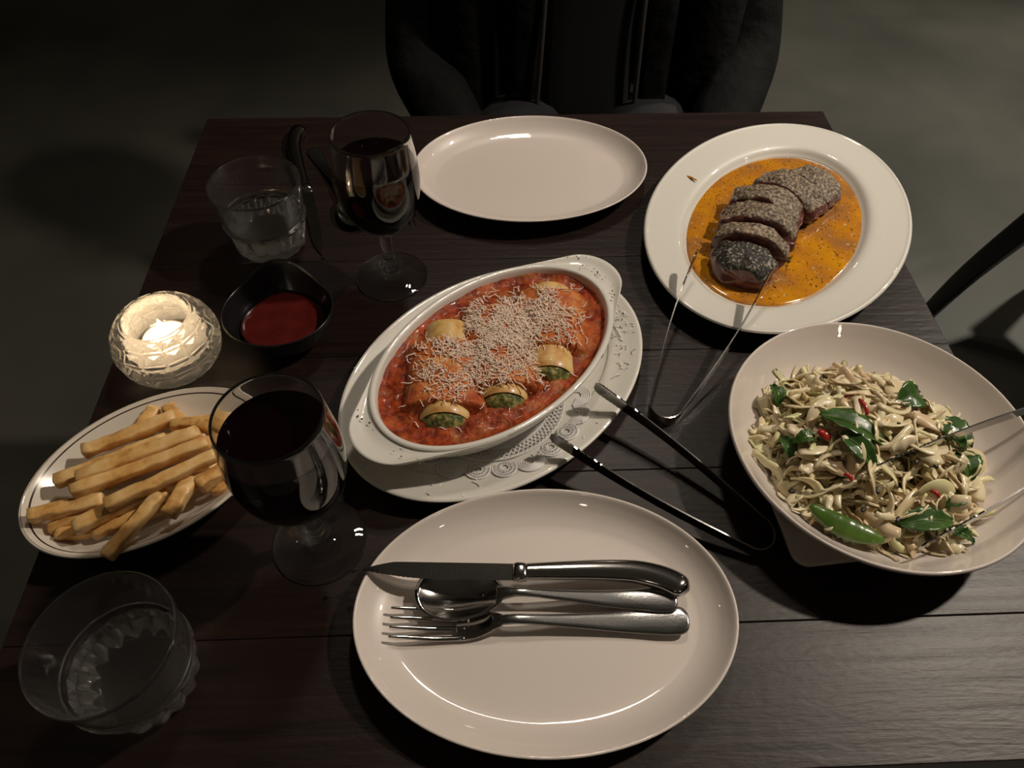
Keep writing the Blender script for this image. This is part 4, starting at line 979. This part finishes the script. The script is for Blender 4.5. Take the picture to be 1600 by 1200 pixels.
leaves = [((.234, .367, .235, .354, .05), .40, 'small green leaf at the salad edge facing the pasta platter'), ((.324, .339, .346, .349, .062), .45, 'upright glossy green leaf standing at the back of the salad'), ((.258, .321, .294, .299, .064), .26, 'long dark green leaf lying on top of the salad'), ((.234, .305, .250, .306, .06), .35, 'folded green leaf next to the red chili chunk'), ((.228, .314, .231, .298, .052), .35, 'dark green leaf tucked beside the folded leaf'), ((.266, .303, .282, .281, .064), .30, 'green leaf under the tip of the salad tongs'), ((.363, .331, .375, .307, .05), .36, 'wet dark green leaf at the salad edge under the tong arm'), ((.348, .314, .363, .298, .05), .36, 'green leaf lying under the upper tong arm'), ((.360, .297, .362, .276, .044), .48, 'round pale green leaf between the two tong arms'), ((.297, .239, .331, .241, .048), .26, 'long green leaf beside the lower tong tip'), ((.332, .236, .347, .228, .038), .30, 'pointed green leaf lying on bare bowl near the tong tip'), ((.334, .252, .349, .259, .045), .34, 'small dark green leaf below the lower tong arm')]
for i, (q, w, lab) in enumerate(leaves): tag(leaf_obj(*q, w, i + 1), lab, 'leaf', 'green leaves in the salad')
pd = empty('snow_pea_pod', (.2575, .2430, T + .0400), math.atan2(-.026, .040)); tag(pd, 'glossy green snow pea pod at the salad edge above the square dish corner', 'pea pod'); pd.rotation_euler[0] = .35
k = 18; pp = [(.054 * (i / k - .5), -.0045 * math.sin(PI * i / k), .002 * math.sin(PI * i / k)) for i in range(k + 1)]
sweep('pod', pp, [.0004 + .0078 * math.sin(PI * (i / k * .96 + .02)) ** .6 for i in range(k + 1)], [.0004 + .0028 * math.sin(PI * (i / k * .96 + .02)) ** .6 * (1 + .2 * math.sin(i * 2.2)) for i in range(k + 1)], M['pod'], pd, n=14)
sweep('seam', [(x, y - .0078 * math.sin(PI * (i / k * .96 + .02)) ** .6, z) for i, (x, y, z) in enumerate(pp)], .0006, .0006, M['leaf'], pd, n=6)
chl = [(0.288, 0.335, 0.29, 0.322, 'thin red chili strip beside the long dark green leaf'), (0.250, 0.31, 0.256, 0.303, 'red chili chunk beside the folded green leaf'), (0.28, 0.341, 0.287, 0.343, 'red chili sliver next to the thin chili strip'), (0.32, 0.259, 0.324, 0.254, 'red chili piece between the two tong arms'), (0.260, 0.274, 0.264, 0.269, 'small red chili piece near the upper tong tip')]
for i, (xa, ya, xb, yb, lab) in enumerate(chl):
    L = math.hypot(xb - xa, yb - ya) * 1.1; cx, cy = (xa + xb) / 2, (ya + yb) / 2; w = .0035 if i == 1 else .0018
    o = sweep('chili_piece', [(L * (j / 8 - .5), .0012 * math.sin(PI * j / 8), .001 * math.sin(PI * j / 8)) for j in range(9)], [w * (.5 + .5 * math.sin(PI * (j + .6) / 9.2)) for j in range(9)], [.0016 * (.5 + .5 * math.sin(PI * (j + .6) / 9.2)) for j in range(9)], M['chili'], None, n=10)
    o.location = (cx, cy, T + pile_z(cx, cy) + .0055); o.rotation_euler = (.2, .1, math.atan2(yb - ya, xb - xa)); tag(o, lab, 'chili', 'chili pieces in the salad')
for i, (x, y) in enumerate([(.251, .373), (.302, .383), (.227, .273), (.269, .249), (.292, .241), (.329, .278), (.278, .372), (.313, .279), (.25, .33), (.31, .31), (.28, .26), (.34, .30)]):
    g = random.Random(i); o = lathe('black_seed', [(.0002, .0014), (.0014, .001), (.0019, 0), (.0014, -.001), (.0002, -.0014)], M['seed'], None, 10, k=2)
    o.scale = (1.5, .9, .9); roughen(o, .0006, 500, i); o.location = (x, y, T + pile_z(x, y) + .0055); o.rotation_euler = (0, 0, g.uniform(0, 3)); tag(o, 'charred black seed speck scattered on the salad', 'seed', 'black seeds on the salad')
